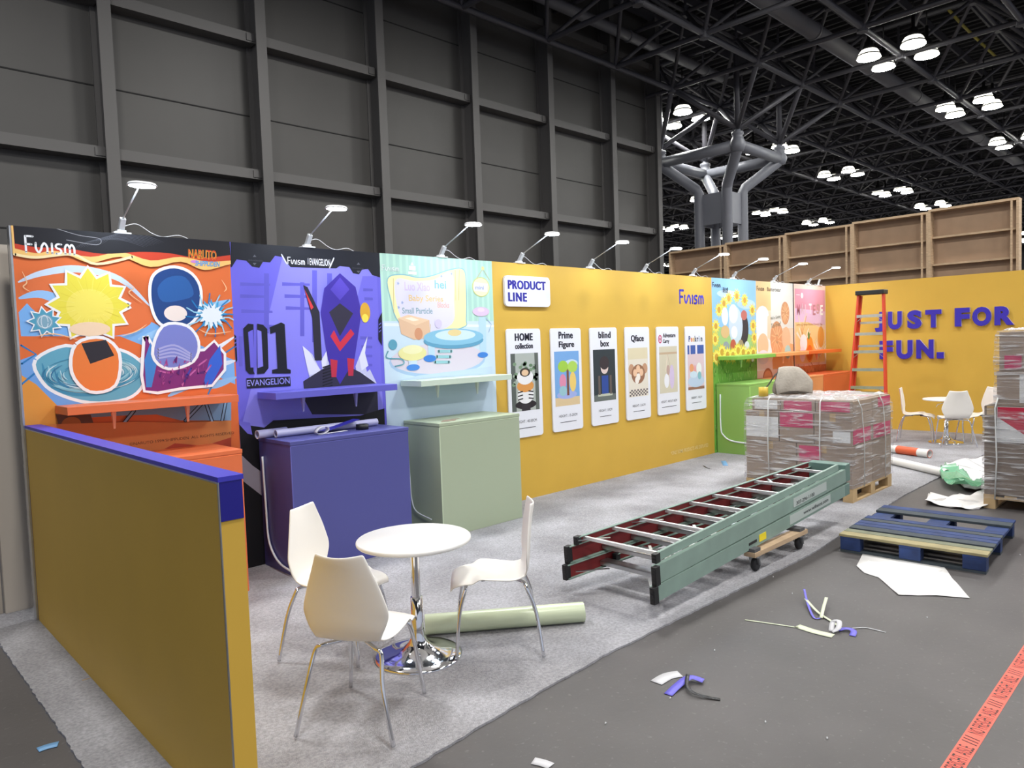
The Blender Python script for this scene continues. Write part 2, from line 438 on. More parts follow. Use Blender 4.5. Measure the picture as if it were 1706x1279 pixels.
# ================================================================== BOOTH
mcarp = mat('grey_carpet', (184, 184, 190), .95, noise=.2, nscale=60, bump=.8, bscale=200, spec=.1)
def carpet_big():
    nt = mcarp.node_tree; bs = nt.nodes['Principled BSDF']; old = bs.inputs['Base Color'].links[0].from_socket
    tc = nt.nodes.new('ShaderNodeTexCoord'); nz = nt.nodes.new('ShaderNodeTexNoise'); nz.inputs['Scale'].default_value = 1.7; nz.inputs['Detail'].default_value = 5
    nt.links.new(tc.outputs['Object'], nz.inputs['Vector'])
    r = nt.nodes.new('ShaderNodeValToRGB'); r.color_ramp.elements[0].color = (.72, .71, .70, 1); r.color_ramp.elements[1].color = (1, 1, 1, 1)
    r.color_ramp.elements[0].position = .35; r.color_ramp.elements[1].position = .65
    nt.links.new(nz.outputs[0], r.inputs[0]); mx = nt.nodes.new('ShaderNodeMixRGB'); mx.blend_type = 'MULTIPLY'; mx.inputs[0].default_value = 1
    nt.links.new(old, mx.inputs[1]); nt.links.new(r.outputs[0], mx.inputs[2]); nt.links.new(mx.outputs[0], bs.inputs['Base Color'])
carpet_big()
fe = [(690, 1279), (850, 1183), (1005, 1095), (1180, 1008), (1350, 925), (1440, 868), (1506, 826)]
front = [F(*q) for q in fe]
front = [(front[0][0]-1.2, front[0][1]-.05)]+front+[(12.98, -3.1)]
out = [(-.265, .35)]
for k in range(120): out.append((-.265+random.uniform(-.006, .006), .3-k*.03))
ff = []
for i in range(len(front)-1):
    a, c = front[i], front[i+1]; nn = max(2, int(math.dist(a, c)/.04))
    for k in range(nn): ff.append((a[0]+(c[0]-a[0])*k/nn, a[1]+(c[1]-a[1])*k/nn+random.uniform(-.005, .005)))
out += [p for p in ff if p[0] > -.2]+[(12.98, -3.1), (12.98, .35)]
b = MB(); b.prism(out, 0, .012)
tag(b.build('carpet', mcarp), 'light grey exhibition carpet covering the booth floor', 'carpet')

mback = mat('panel_back', (60, 60, 62), .6)
def panel(name, x0, x1, label, cat='display wall'):
    t = thing(name, label, cat, (x0, 0, .012))
    box('core', 0.002, x1-x0-.002, .0015, .06, 0, H-.012, mback, t)
    return t
def art_for(x0, x1):
    return Art(x0, x1, .014, H, lambda u, z, d: (u-x0, -d+.0015, z-.012))
def chg(c, k): return tuple(max(0, min(255, v*k)) for v in c)

# --- panel 1: orange
XS = [0, 1.467, 2.90, 4.335, 8.845, 10.23, 11.60, 12.98]
t1 = panel('graphic_wall_panel', XS[0], XS[1], 'orange and blue swirl graphic wall at the left end of the booth')
A = art_for(XS[0], XS[1])
A.poly([(0, 0), (1.5, 0), (1.5, 2.7), (0, 2.7)], (226, 108, 52))
A.poly([(31, 520), (45, 505), (80, 515), (140, 500), (220, 520), (300, 560), (390, 600), (392, 640), (300, 600), (200, 560), (100, 560), (35, 560)], (120, 178, 240), px=True)
A.poly(smc([(32, 480), (60, 462), (120, 452), (170, 458), (240, 500), (250, 540), (180, 560), (110, 540), (60, 520)]), (228, 112, 60), px=True)
A.stroke(smc([Wl(*q) for q in [(30, 470), (70, 455), (130, 448), (200, 465), (250, 510)]], 6, False), .05, (206, 226, 250), taper=True)
A.stroke(smc([Wl(*q) for q in [(31, 497), (70, 490), (115, 510), (150, 545), (170, 600)]], 6, False), .07, (150, 196, 246), taper=True)
A.stroke(smc([Wl(*q) for q in [(230, 565), (290, 545), (330, 520), (384, 500)]], 6, False), .09, (150, 200, 246), taper=True)
A.stroke(smc([Wl(*q) for q in [(225, 600), (300, 580), (340, 590), (392, 560)]], 6, False), .05, (236, 240, 250), taper=True)
A.stroke(smc([Wl(*q) for q in [(280, 660), (320, 640), (360, 640), (394, 628)]], 6, False), .07, (140, 190, 240), taper=True)
A.stroke(smc([Wl(*q) for q in [(320, 620), (350, 612), (394, 600)]], 6, False), .05, (220, 232, 250), taper=True)
A.poly([(33, 600), (60, 590), (120, 640), (180, 670), (110, 700), (45, 690)], (110, 164, 232), px=True)
A.poly([(36, 625), (60, 640), (110, 690), (90, 712), (40, 712)], (228, 150, 60), px=True)
for a in ([(35, 575), (60, 590), (36, 606)], [(36, 640), (66, 615), (90, 585)], [(340, 630), (372, 590), (394, 575)], [(345, 660), (368, 610)], [(250, 655), (262, 640)]): A.stroke(a, .012, (40, 120, 190), px=True)
# white-edged colour fields standing in for the printed figures
def field(pts, col, px=True, edge=.022, smooth=True):
    P = [Wl(*q) for q in pts] if px else pts
    if smooth: P = smc(P, 4)
    A.stroke(P+[P[0]], edge*2, (244, 246, 250), cap=False); A.poly(P, col)
field([(62, 600), (110, 578), (150, 590), (200, 585), (238, 610), (236, 640), (210, 662), (150, 668), (95, 652), (70, 630)], (96, 168, 196))
for k, (w_, c) in enumerate(((.035, (60, 140, 178)), (.03, (150, 206, 222)), (.02, (52, 126, 168)), (.018, (190, 226, 236)))):
    A.stroke(smc([Wl(*q) for q in [(70+k*10, 605+k*4), (84+k*9, 640), (130+k*4, 656-k*5), (190-k*6, 648-k*4), (225-k*8, 615+k*4)]], 6, False), w_, c, taper=True)
rnd1 = random.Random(11)
for k in range(70):
    a = rnd1.uniform(0, 2*PI); rr_ = rnd1.uniform(.55, .98); c0_ = Wl(155, 622)
    pts_ = [(c0_[0]+.33*rr_*math.cos(a+q*.16), c0_[1]+.13*rr_*math.sin(a+q*.16)) for q in range(6)]
    A.stroke(pts_, rnd1.uniform(.004, .012), rnd1.choice([(60, 140, 178), (170, 214, 226), (120, 186, 206), (206, 232, 240), (50, 118, 160)]), taper=True)
field([tuple(q) for q in star(*Wl(150, 508), .26, .19, 12)], (236, 222, 70), px=False, smooth=False)
A.poly(ell(*Wl(150, 512), .15, .13), (244, 228, 96))
for k in range(24):
    a = k*PI/12+.1; c0_ = Wl(150, 508); A.stroke([(c0_[0]+.1*math.cos(a), c0_[1]+.1*math.sin(a)), (c0_[0]+.2*math.cos(a), c0_[1]+.2*math.sin(a))], .012, ((226, 206, 60), (250, 240, 130))[k % 2], taper=True, px=False)
A.poly(ell(*Wl(150, 548), .13, .05), (244, 214, 180))
field([(128, 575), (170, 565), (196, 590), (190, 640), (150, 650), (122, 620)], (234, 124, 56))
A.poly([(135, 572), (176, 566), (190, 592), (150, 606)], (40, 38, 46), px=True)
A.poly(star(*Wl(74, 536), .11, .07, 9, .3), (244, 246, 250)); A.poly(star(*Wl(74, 536), .095, .06, 9, .3), (78, 158, 190)); A.poly(ell(*Wl(74, 536), .05, .05), (126, 168, 190))
A.stroke(ell(*Wl(74, 536), .04, .04)+[ell(*Wl(74, 536), .04, .04)[0]], .004, (220, 232, 240)); A.stroke(ell(*Wl(74, 536), .02, .045), .004, (220, 232, 240))
field([(242, 560), (250, 575), (262, 590), (340, 585), (356, 570), (372, 590), (372, 615), (352, 640), (300, 645), (262, 652), (242, 650), (238, 625)], (122, 40, 116), smooth=False)
A.poly([(240, 600), (250, 570), (262, 600), (252, 645), (243, 645)], (60, 130, 210), px=True); A.poly([(338, 640), (348, 600), (366, 575), (370, 606), (352, 640)], (50, 96, 214), px=True)
for k in range(14):
    q = (262+random.random()*80, 600+random.random()*38); A.stroke([q, (q[0]+random.uniform(6, 16), q[1]+random.uniform(-14, 4))], .012, random.choice([(170, 60, 140), (84, 30, 110), (60, 60, 170), (196, 96, 170)]), px=True)
field([(252, 475), (262, 455), (290, 447), (318, 458), (332, 485), (326, 525), (300, 545), (268, 538), (254, 510)], (26, 62, 128))
A.poly(smc([Wl(*q) for q in [(262, 480), (280, 462), (308, 462), (322, 490), (300, 500), (270, 502)]], 4), (36, 88, 160))
A.poly(ell(*Wl(292, 522), .085, .06), (240, 226, 220))
field([(272, 545), (310, 545), (328, 570), (320, 600), (280, 612), (256, 590)], (118, 128, 206))
for k in range(4): A.stroke(smc([Wl(*q) for q in [(262, 582+k*5), (290, 575+k*6), (318, 590+k*4)]], 5, False), .014, (166, 170, 226))
A.poly(star(*Wl(352, 525), .13, .075, 13, .1), (60, 160, 214)); A.poly(star(*Wl(352, 525), .11, .07, 13, .25), (232, 242, 250))
for k in range(16):
    a = k*.4; c0_ = Wl(352, 525); A.stroke([(c0_[0]+.09*math.cos(a), c0_[1]+.06*math.sin(a)), (c0_[0]+.14*math.cos(a+.1), c0_[1]+.1*math.sin(a+.1)), (c0_[0]+.2*math.cos(a), c0_[1]+.17*math.sin(a))], .01, ((30, 120, 190), (150, 210, 240))[k % 2])
for k in range(30):
    c0_ = Wl(rnd1.uniform(262, 345), rnd1.uniform(596, 640)); A.poly([c0_, (c0_[0]+rnd1.uniform(.01, .03), c0_[1]+rnd1.uniform(.0, .04)), (c0_[0]+rnd1.uniform(-.01, .02), c0_[1]-rnd1.uniform(.01, .03))], rnd1.choice([(160, 60, 140), (84, 30, 110), (70, 40, 130), (190, 90, 160)]))
for pts_ in ([(36, 452), (44, 470), (38, 478), (50, 486)], [(205, 470), (222, 480), (214, 488), (236, 505)], [(368, 466), (376, 480), (372, 486)], [(60, 560), (90, 556), (130, 566)], [(330, 548), (350, 556), (384, 552)], [(200, 560), (226, 552), (244, 540)]):
    A.stroke(smc([Wl(*q) for q in pts_], 4, False), .008, (250, 200, 150), taper=True)
# top ribbons and black header
A.poly([(20, 370)]+smc([(430, 436), (384, 440), (340, 450), (300, 436), (250, 445), (200, 428), (150, 438), (110, 425), (70, 428), (28, 424)], 4, False)[::1]+[(0, 424), (0, 350), (450, 380)], (246, 196, 112), px=True)
A.poly([(20, 360)]+[(450, 380), (450, 432)]+smc([(384, 434), (345, 436), (300, 428), (250, 434), (200, 420), (150, 428), (90, 418), (60, 422), (24, 414)], 4, False), (200, 60, 36), px=True)
A.stroke(smc([Wl(*q) for q in [(24, 424), (60, 429), (120, 424), (160, 440), (220, 428)]], 5, False), .018, (250, 226, 170))
A.poly([(20, 360), (450, 380), (450, 424)]+smc([(384, 425), (330, 430), (280, 422), (230, 420), (170, 423), (110, 414), (60, 412), (24, 406)], 4, False), (24, 24, 30), px=True)
for k in range(9): A.stroke(smc([Wl(*q) for q in [(120+k*6, 415-k), (150+k*7, 402-k*2), (200+k*5, 400-k), (240+k*4, 412-k)]], 5, False), .004, (70, 72, 82), taper=True)
A.stroke(smc([Wl(*q) for q in [(90, 380), (130, 392), (165, 398), (160, 408), (110, 400)]], 6, False), .004, (150, 150, 156))
x0, z0 = Wl(41, 422); A.logo(x0, z0-.0, .305, .125, (240, 242, 246))
x0, z0 = Wl(313, 431)
for dx, c, bb in ((0, (250, 214, 60), .035), (0, (214, 52, 34), .01)): A.text('NARUTO', x0, z0, .215, .075, c, bold=bb, slant=.05)
A.poly(ell(*Wl(323, 436), .03, .012), (206, 130, 206)); A.text('SHIPPUDEN', x0+.045, z0-.052, .19, .04, (70, 160, 224), bold=.02, slant=.2)
# low part behind shelf
A.poly([(95, 690), (384, 668), (384, 700), (300, 700), (260, 690), (200, 692), (150, 695)], (112, 150, 190), px=True)
A.poly([(92, 690), (150, 690), (160, 720), (100, 720)], (92, 62, 50), px=True); A.poly(ell(*Wl(118, 706), .06, .05), (160, 96, 44))
for a in ([(222, 684), (205, 705), (198, 745)], [(335, 672), (308, 700)], [(342, 672), (356, 712)], [(375, 668), (368, 705)]): A.stroke(a, .03, (24, 30, 44), px=True); A.stroke(a, .016, (130, 168, 206), px=True)
A.poly([(40, 712), (92, 706), (230, 702), (300, 704), (384, 700), (384, 1000), (40, 1100)], (204, 124, 66), px=True); A.poly([(250, 760), (290, 738), (340, 742), (384, 728), (384, 1000), (40, 1100), (40, 770)], (176, 62, 40), px=True)
x0, z0 = Wl(215, 742); A.text('©NARUTO 1999/SHIPPUDEN  ALL RIGHTS RESERVED', x0, z0, .78, .022, (60, 34, 24))
A.build('printed_graphic', t1)
box('edge_trim', -.012, .0, -.006, .066, 0, H-.012, m_alu, t1)

# --- panel 2: purple
t2 = panel('graphic_wall_panel', XS[1], XS[2], 'violet-blue 01 graphic wall between the orange and pale green ones')
A = art_for(XS[1], XS[2])
PUR = (104, 98, 222)
A.poly([(1.4, 0), (3, 0), (3, 2.7), (1.4, 2.7)], PUR)
A.poly([(470, 430), (622, 450), (640, 700), (400, 720), (430, 600)], (134, 130, 240), px=True)
A.poly([(604, 460), (628, 460), (636, 640), (560, 640)], (112, 106, 228), px=True)
for (a, c, w_, h_) in ((400, 470, 50, 6), (400, 490, 40, 6), (402, 515, 52, 6), (430, 540, 40, 8), (440, 455, 8, 100), (470, 470, 46, 6), (474, 490, 40, 6), (476, 510, 46, 6), (500, 470, 7, 90), (520, 450, 8, 120), (545, 455, 8, 100), (398, 560, 6, 50), (600, 560, 20, 5), (602, 575, 18, 5), (602, 590, 18, 5), (602, 605, 18, 5), (605, 480, 16, 5), (607, 495, 14, 5)):
    A.poly([(a, c), (a+w_, c+w_*.05), (a+w_, c+h_), (a, c+h_)], (94, 90, 204), px=True)
A.poly([(384, 400), (633, 410), (633, 462), (620, 458), (613, 448), (603, 449), (598, 457), (588, 455), (582, 445), (566, 443), (560, 447), (484, 445), (470, 428), (458, 426), (450, 437), (438, 436), (432, 446), (420, 444), (410, 434), (394, 432), (386, 445), (384, 445)], (20, 22, 32), px=True)
for c0 in ((424, 428), (597, 441)):
    A.poly([(c0[0]-3, c0[1]), (c0[0]+3, c0[1]), (c0[0], c0[1]-4)], (90, 92, 104), px=True); A.poly([(c0[0]-3, c0[1]+10), (c0[0]+3, c0[1]+10), (c0[0], c0[1]+14)], (90, 92, 104), px=True)
    a = Wl(c0[0]-10, c0[1]+6.5); A.text('EVANGELION', a[0], a[1], .12, .012, (70, 72, 84))
A.stroke([(469, 424), (478, 440)], .012, (230, 232, 245), px=True); A.stroke([(556, 430), (549, 446)], .012, (230, 232, 245), px=True)
x0, z0 = Wl(479, 440); A.logo(x0, z0, .165, .065, (240, 242, 250)); A.stroke([(513, 430), (513, 440)], .004, (220, 222, 235), px=True)
x0, z0 = Wl(516, 441.5); A.text('EVANGELION', x0, z0, .2, .06, (236, 238, 246), bold=.01)
# crystal shards and rubble with a plain geometric block instead of the figure
for s_ in ([(504, 576), (520, 590), (530, 610), (550, 640), (520, 645), (512, 615)], [(535, 600), (552, 570), (546, 620), (556, 642), (540, 642)], [(612, 560), (606, 600), (614, 630), (598, 642), (592, 610)], [(545, 585), (560, 560), (576, 575), (560, 600)], [(588, 640), (616, 615), (628, 640)]):
    A.poly(s_, (206, 208, 232), px=True); A.poly([tuple(.7*q[i]+.3*s_[0][i] for i in (0, 1)) for q in s_], (232, 234, 246), px=True)
A.poly([(505, 335+300), (560, 600), (600, 620), (628, 640), (630, 690), (520, 690), (508, 668)], (44, 42, 62), px=True)
for k in range(8): A.stroke([(538, 612+k*5), (553, 607+k*5)], .012, (24, 24, 34), px=True)
A.poly([(540, 480), (566, 455), (592, 478), (602, 520), (590, 600), (566, 640), (546, 600), (534, 520)], (60, 44, 160), px=True)
A.poly([(566, 462), (582, 482), (566, 500), (550, 482)], (84, 66, 196), px=True)
A.poly([(548, 520), (566, 505), (588, 522), (566, 560)], (44, 40, 60), px=True)
A.poly([(550, 560), (566, 585), (590, 556), (584, 548), (566, 570), (556, 550)], (210, 44, 66), px=True)
A.poly([(505, 475), (512, 478), (532, 520), (536, 600), (524, 600), (520, 530)], (36, 34, 48), px=True); A.poly([(507, 482), (522, 512), (518, 516)], (220, 52, 62), px=True)
A.poly(ell(*Wl(608, 520), .055, .09), (226, 170, 50)); A.poly(ell(*Wl(608, 530), .035, .04), (250, 226, 80))
for q in ((556, 610), (584, 608)): A.poly([(q[0]-6, q[1]-12), (q[0]+6, q[1]-10), (q[0]+4, q[1]+18), (q[0]-4, q[1]+18)], (196, 44, 66), px=True)
# 01
for pp in ([(405, 547), (413, 539), (422, 540), (422, 618), (424, 623), (415, 623), (409, 616)], [(428, 539), (438, 541), (445, 548), (447, 613), (440, 622), (428, 623)], ):
    A.poly(pp, (20, 22, 34), px=True)
A.poly([(413, 553), (421, 549), (423, 612), (417, 612)], PUR, px=True); A.poly([(428, 549), (435, 552), (438, 610), (429, 613)], (128, 124, 236), px=True)
A.poly([(449, 545), (468, 537), (474, 540), (478, 614), (484, 616), (484, 622), (453, 622), (453, 616), (462, 614), (459, 553), (450, 556)], (20, 22, 34), px=True)
A.poly([(410, 630), (483, 627), (484, 643), (411, 647)], (20, 22, 34), px=True)
x0, z0 = Wl(411.5, 643.5); x1, _ = Wl(482.5, 643); A.text('EVANGELION', x0, z0, x1-x0, .052, (150, 150, 236), bold=.008)
for xx, yy in ((389, 565), (632, 540)):
    A.poly([(xx-5, yy-15), (xx+4, yy-5), (xx+6, yy+35), (xx-3, yy+50), (xx-5, yy+50)] if xx < 500 else [(xx+4, yy-20), (xx-2, yy-8), (xx-2, yy+25), (xx+4, yy+36)], (20, 22, 32), px=True)
    for k in range(3): A.stroke([(xx-1, yy+2+k*7), (xx+4, yy-2+k*7)] if xx < 500 else [(xx-1, yy+1+k*6), (xx+2, yy-2+k*6)], .008, (110, 106, 220), px=True)
# lower black with pale diagonal
A.poly([(384, 712), (398, 706), (440, 712), (455, 700), (600, 692), (640, 680), (650, 1100), (380, 1100)], (16, 16, 20), px=True)
A.poly([(392, 700), (416, 704), (420, 724), (412, 722)], (112, 106, 226), px=True)
A.poly([(396, 752), (420, 775), (455, 800), (455, 840), (398, 796)], (150, 146, 160), px=True)
A.build('printed_graphic', t2)

# --- panel 3: pale green / mini
t3 = panel('graphic_wall_panel', XS[2], XS[3], 'pale mint pastel graphic wall with hanging sign, beside the yellow wall')
A = art_for(XS[2], XS[3])
A.poly([(2.8, 0), (4.4, 0), (4.4, 2.7), (2.8, 2.7)], (176, 220, 206))
k = 2.9
while k < 4.4: A.poly([(k, 1.7), (k+.03, 1.7), (k+.03, 2.7), (k, 2.7)], (190, 232, 214)); k += .075
A.poly([(632, 535), (840, 535), (840, 760), (632, 760)], (206, 228, 244), px=True)
A.poly([(640, 538), (826, 541), (826, 545), (640, 543)], (232, 242, 248), px=True)
A.poly(ell(*Wl(733, 600), .62, .17), (168, 200, 232)); A.poly(ell(*Wl(733, 597), .60, .155), (222, 214, 228))
A.poly([(632, 640), (700, 625), (820, 610), (822, 800), (632, 900)], (198, 220, 240), px=True)
brd = smc([Wl(*q) for q in [(646, 465), (668, 458), (697, 463), (720, 460), (750, 450), (772, 450), (776, 480), (776, 530), (770, 545), (700, 560), (664, 535), (652, 500)]], 5)
A.stroke(brd+[brd[0]], .02, (130, 190, 206), cap=False); A.poly(brd, (240, 238, 178))
brd = smc([Wl(*q) for q in [(658, 468), (690, 468), (722, 466), (752, 454), (756, 500), (752, 540), (700, 556), (668, 530)]], 5); A.poly(brd, (226, 222, 246))
for a in (((655, 464), (656, 520)), ((758, 450), (759, 500)), ((765, 450), (764, 500))): A.stroke(a, .006, (214, 190, 120), px=True)
x0, z0 = Wl(674, 484); A.text('Luo Xiao', x0, z0, .31, .085, (214, 196, 236), bold=.03)
x0, z0 = Wl(724, 480.5); A.text('hei', x0, z0, .15, .085, (140, 196, 240), bold=.03)
x0, z0 = Wl(681, 504.5); A.text('Baby Series', x0, z0, .43, .08, (240, 206, 140), bold=.02)
x0, z0 = Wl(670, 522.5); A.text('Small Particle', x0, z0, .37, .06, (140, 170, 180), bold=.02)
x0, z0 = Wl(729, 512.5); A.text('Blocks', x0, z0, .15, .055, (244, 190, 170), bold=.02)
for q in ((670, 504), (664, 512), (663, 472), (752, 456), (735, 460)): A.poly(star(*Wl(*q), .018, .009, 5), (160, 176, 220))
x0, z0 = Wl(636, 451); A.logo(x0, z0, .2, .06, (240, 250, 250))
x0, z0 = Wl(680, 457); A.poly([(x0, z0), (x0+.1, z0), (x0+.1, z0+.03), (x0, z0+.03)], (236, 248, 248)); A.poly([(x0+.01, z0+.04), (x0+.09, z0+.04), (x0+.09, z0+.085), (x0+.01, z0+.085)], (236, 248, 248)); A.poly([(x0+.03, z0+.09), (x0+.07, z0+.09), (x0+.05, z0+.125)], (236, 248, 248))
A.stroke([(792, 466), (804, 448), (815, 466)], .007, (206, 184, 130), px=True); A.poly(ell(*Wl(804, 447), .02, .02), (240, 220, 150))
A.poly(ell(*Wl(801, 478), .125, .105), (206, 212, 130)); A.poly(ell(*Wl(801, 478), .115, .095), (242, 240, 190)); A.poly([(790, 470), (812, 473), (811, 486), (789, 484)], (226, 228, 246), px=True)
x0, z0 = Wl(791.5, 482); A.text('mini', x0, z0, .12, .04, (150, 160, 200), bold=.02)
A.poly([(663, 530), (680, 524), (715, 533), (716, 562), (690, 566), (668, 556)], (230, 190, 156), px=True); A.poly([(663, 530), (680, 524), (715, 533), (692, 542)], (240, 206, 170), px=True); A.poly(ell(*Wl(697, 556), .05, .06), (214, 150, 112)); A.poly([(674, 530), (685, 528), (698, 533), (688, 535)], (252, 236, 214), px=True)
A.poly([(797, 528), (809, 528), (810, 590), (800, 590)], (186, 220, 244), px=True); A.poly(ell(*Wl(804, 591), .075, .03), (60, 130, 220))
A.poly([(712, 565), (724, 565), (724, 600), (714, 600)], (190, 222, 244), px=True); A.poly(ell(*Wl(716, 597), .08, .035), (60, 130, 220))
A.poly(ell(*Wl(757, 567), .40, .085), (94, 160, 196)); A.poly(ell(*Wl(757, 561), .40, .085), (134, 194, 224)); A.poly(ell(*Wl(759, 558), .27, .055), (208, 232, 248))
A.poly(ell(*Wl(801, 519), .12, .05), (222, 196, 226)); A.poly(ell(*Wl(801, 516), .05, .022), (240, 214, 236)); A.stroke([(810, 530), (818, 540), (814, 553)], .01, (170, 196, 224), px=True)
for k in range(3): A.stroke([(730-k*3, 585+k*9), (752-k*2, 585+k*9)], .03, (150, 206, 214), px=True)
A.poly(ell(*Wl(757, 554), .09, .035), (234, 212, 150)); A.stroke([(717, 540), (716, 552)], .006, (220, 206, 150), px=True); A.poly(ell(*Wl(730, 539), .045, .045), (214, 204, 240))
A.poly([(680, 600), (694, 600), (695, 612), (681, 612)], (206, 226, 244), px=True); A.poly(ell(*Wl(688, 612), .08, .032), (70, 136, 222))
A.poly(ell(*Wl(687, 588), .17, .075), (238, 232, 160)); A.poly(ell(*Wl(687, 582), .12, .045), (246, 242, 190))
A.poly(ell(*Wl(654, 574), .05, .05), (90, 160, 186)); A.stroke(smc([Wl(*q) for q in [(646, 585), (644, 596), (668, 598), (672, 606), (658, 610)]], 5, False), .012, (90, 160, 176))
A.build('printed_graphic', t3)

# --- panel 4: yellow product line
t4 = panel('graphic_wall_panel', XS[3], XS[4], 'long yellow wall reading PRODUCT LINE with six white product cards')
box('yellow_face', 0, XS[4]-XS[3], -.0, .002, 0, H-.012, m_yel, t4)
A = Art(XS[3], XS[4], 0, H, lambda u, z, d: (u-XS[3], -d, z-.012))
x0, z0 = 7.96, 2.275; A.logo(x0, z0, .665, .21, (58, 50, 190), bold=.19)
A.text('*ONLY SOME PRODUCTS ARE DISPLAYED', 7.66, .135, 1.0, .055, (236, 214, 150), bold=.005)
A.build('printed_graphic', t4)
m_board = mat('white_board', (226, 228, 236), .35)
def rrect(w_, h, r, n=6):
    P = []
    for cx, cy, a in ((w_-r, h-r, 0), (r, h-r, PI/2), (r, r, PI), (w_-r, r, 1.5*PI)):
        for k in range(n+1): P.append((cx+r*math.cos(a+PI/2*k/n), cy+r*math.sin(a+PI/2*k/n)))
    return P
RX = Matrix.Rotation(PI/2, 4, 'X')
def board(name, x, z, w_, h, label, cat, r=.05, th=.03, group=None):
    t = thing(name, label, cat, (x, -.0005-.0005, z), 0, group)
    s = MB(); s.prism(rrect(w_, h, r), 0.001, th, 0, RX); s.build('board', m_board, t)
    A_ = Art(0, w_, 0, h, lambda u, zz, d: (u, -th-d, zz), off=.0003)
    return t, A_
t, A = board('sign_board', 4.49, 2.20, .725, .34, 'white rounded sign board reading PRODUCT LINE on the yellow wall', 'sign')
A.text('PRODUCT', .05, .19, .60, .1, NAVY, bold=.14, space=1.1); A.text('LINE', .05, .055, .285, .1, NAVY, bold=.14, space=1.2); A.build('lettering', t)
names = ['HOME collection', 'Prime Figure', 'blind box', 'Qface', 'Adventure Carry', 'Peekrin']
hts = ['HEIGHT : 40-50CM', 'HEIGHT : 15-20CM', 'HEIGHT : 10CM', 'HEIGHT : 2-6CM', 'HEIGHT : ABOUT 10CM', 'HEIGHT : 7-8CM']
BL = (22, 22, 40)
for i in range(6):
    x = 4.50+.713*i
    t, A = board('product_card', x, .727, .54, 1.225, 'white %s product card on the yellow wall' % names[i], 'display card', r=.035, th=.018, group='product cards on the yellow wall')
    pz0, pz1 = .30, .95
    def R(a, c, d, e, col): A.poly([(a, c), (d, c), (d, e), (a, e)], col)
    if i == 0:
        A.text('HOME', .13, 1.09, .28, .085, BL, bold=.13, space=1.1); A.text('collection', .13, 1.0, .28, .065, BL, bold=.1, space=1.08)
        R(.05, pz0, .49, pz1, (176, 184, 178)); R(.05, pz0, .12, pz1, (84, 92, 88)); R(.43, pz0, .49, pz1, (90, 98, 92))
        for k in range(26): A.poly(ell(random.uniform(.08, .46), random.uniform(.6, .85), .03, .02, 8), random.choice([(96, 128, 96), (120, 150, 118), (150, 168, 150)]), step=False)
        A.poly(ell(.27, .37, .17, .05), (34, 30, 34)); R(.2, pz0, .34, .37, (44, 40, 46))
        A.poly(ell(.27, .48, .13, .1), (238, 238, 240)); A.poly(ell(.27, .58, .135, .07), (222, 150, 74)); A.poly(ell(.27, .68, .13, .085), (240, 240, 242)); A.poly(ell(.27, .735, .085, .05), (60, 52, 46)); A.poly(ell(.27, .73, .055, .035), (236, 200, 160))
        for k in (-1, 1):
            for q in range(3): A.stroke([(.27+k*.12, .43+q*.04), (.27+k*.05, .44+q*.04)], .014, (34, 30, 34))
    if i == 1:
        A.text('Prime', .14, 1.10, .25, .085, BL, bold=.1, space=1.08); A.text('Figure', .14, .975, .27, .095, BL, bold=.1, space=1.08)
        R(.05, pz0, .49, pz1, (116, 168, 226)); A.poly(ell(.35, .8, .12, .05), (200, 222, 244)); R(.05, pz0, .49, .4, (222, 196, 152))
        A.poly(ell(.26, .43, .18, .05), (160, 176, 232)); R(.26, .42, .3, .75, (120, 74, 56)); A.poly(ell(.2, .77, .09, .07), (160, 206, 70)); A.poly(ell(.37, .76, .09, .07), (176, 216, 90)); A.poly(ell(.19, .59, .06, .09), (226, 140, 172)); A.poly(ell(.19, .48, .07, .06), (150, 196, 206)); A.poly(ell(.37, .58, .06, .12), (240, 206, 110))
    if i == 2:
        A.text('blind', .17, 1.09, .24, .085, BL, bold=.1, space=1.08); A.text('box', .205, .985, .17, .08, BL, bold=.1, space=1.08)
        R(.05, pz0, .49, pz1, (42, 52, 58)); R(.05, pz0, .49, .38, (100, 108, 104)); R(.13, .36, .42, .39, (190, 196, 176)); R(.14, .38, .18, .62, (96, 84, 78)); R(.37, .38, .41, .62, (96, 84, 78))
        R(.21, .39, .34, .62, (40, 70, 150)); A.poly(ell(.27, .72, .075, .08), (226, 204, 196)); A.poly(ell(.27, .78, .095, .085), (52, 44, 48)); 
    if i == 3:
        A.text('Qface', .13, 1.02, .28, .1, BL, bold=.1, space=1.08)
        R(.05, pz0, .49, pz1, (232, 224, 208)); R(.05, .8, .49, pz1, (226, 214, 180))
        A.poly(ell(.12, .67, .06, .07), (196, 150, 118)); A.poly(ell(.42, .67, .06, .07), (196, 150, 118)); A.poly(ell(.27, .6, .15, .13), (150, 104, 78))
        for q in ((.2, .62), (.27, .67), (.34, .62), (.27, .56), (.24, .52)): A.poly(ell(*q, .045, .05), random.choice([(244, 226, 206), (240, 196, 160), (248, 240, 230)]))
        for a in range(12):
            for c in range(4):
                if (a+c) % 2 == 0: A.poly([(.07+a*.034, .31+c*.022), (.104+a*.034, .31+c*.022), (.104+a*.034, .332+c*.022), (.07+a*.034, .332+c*.022)], (96, 84, 90), step=False)
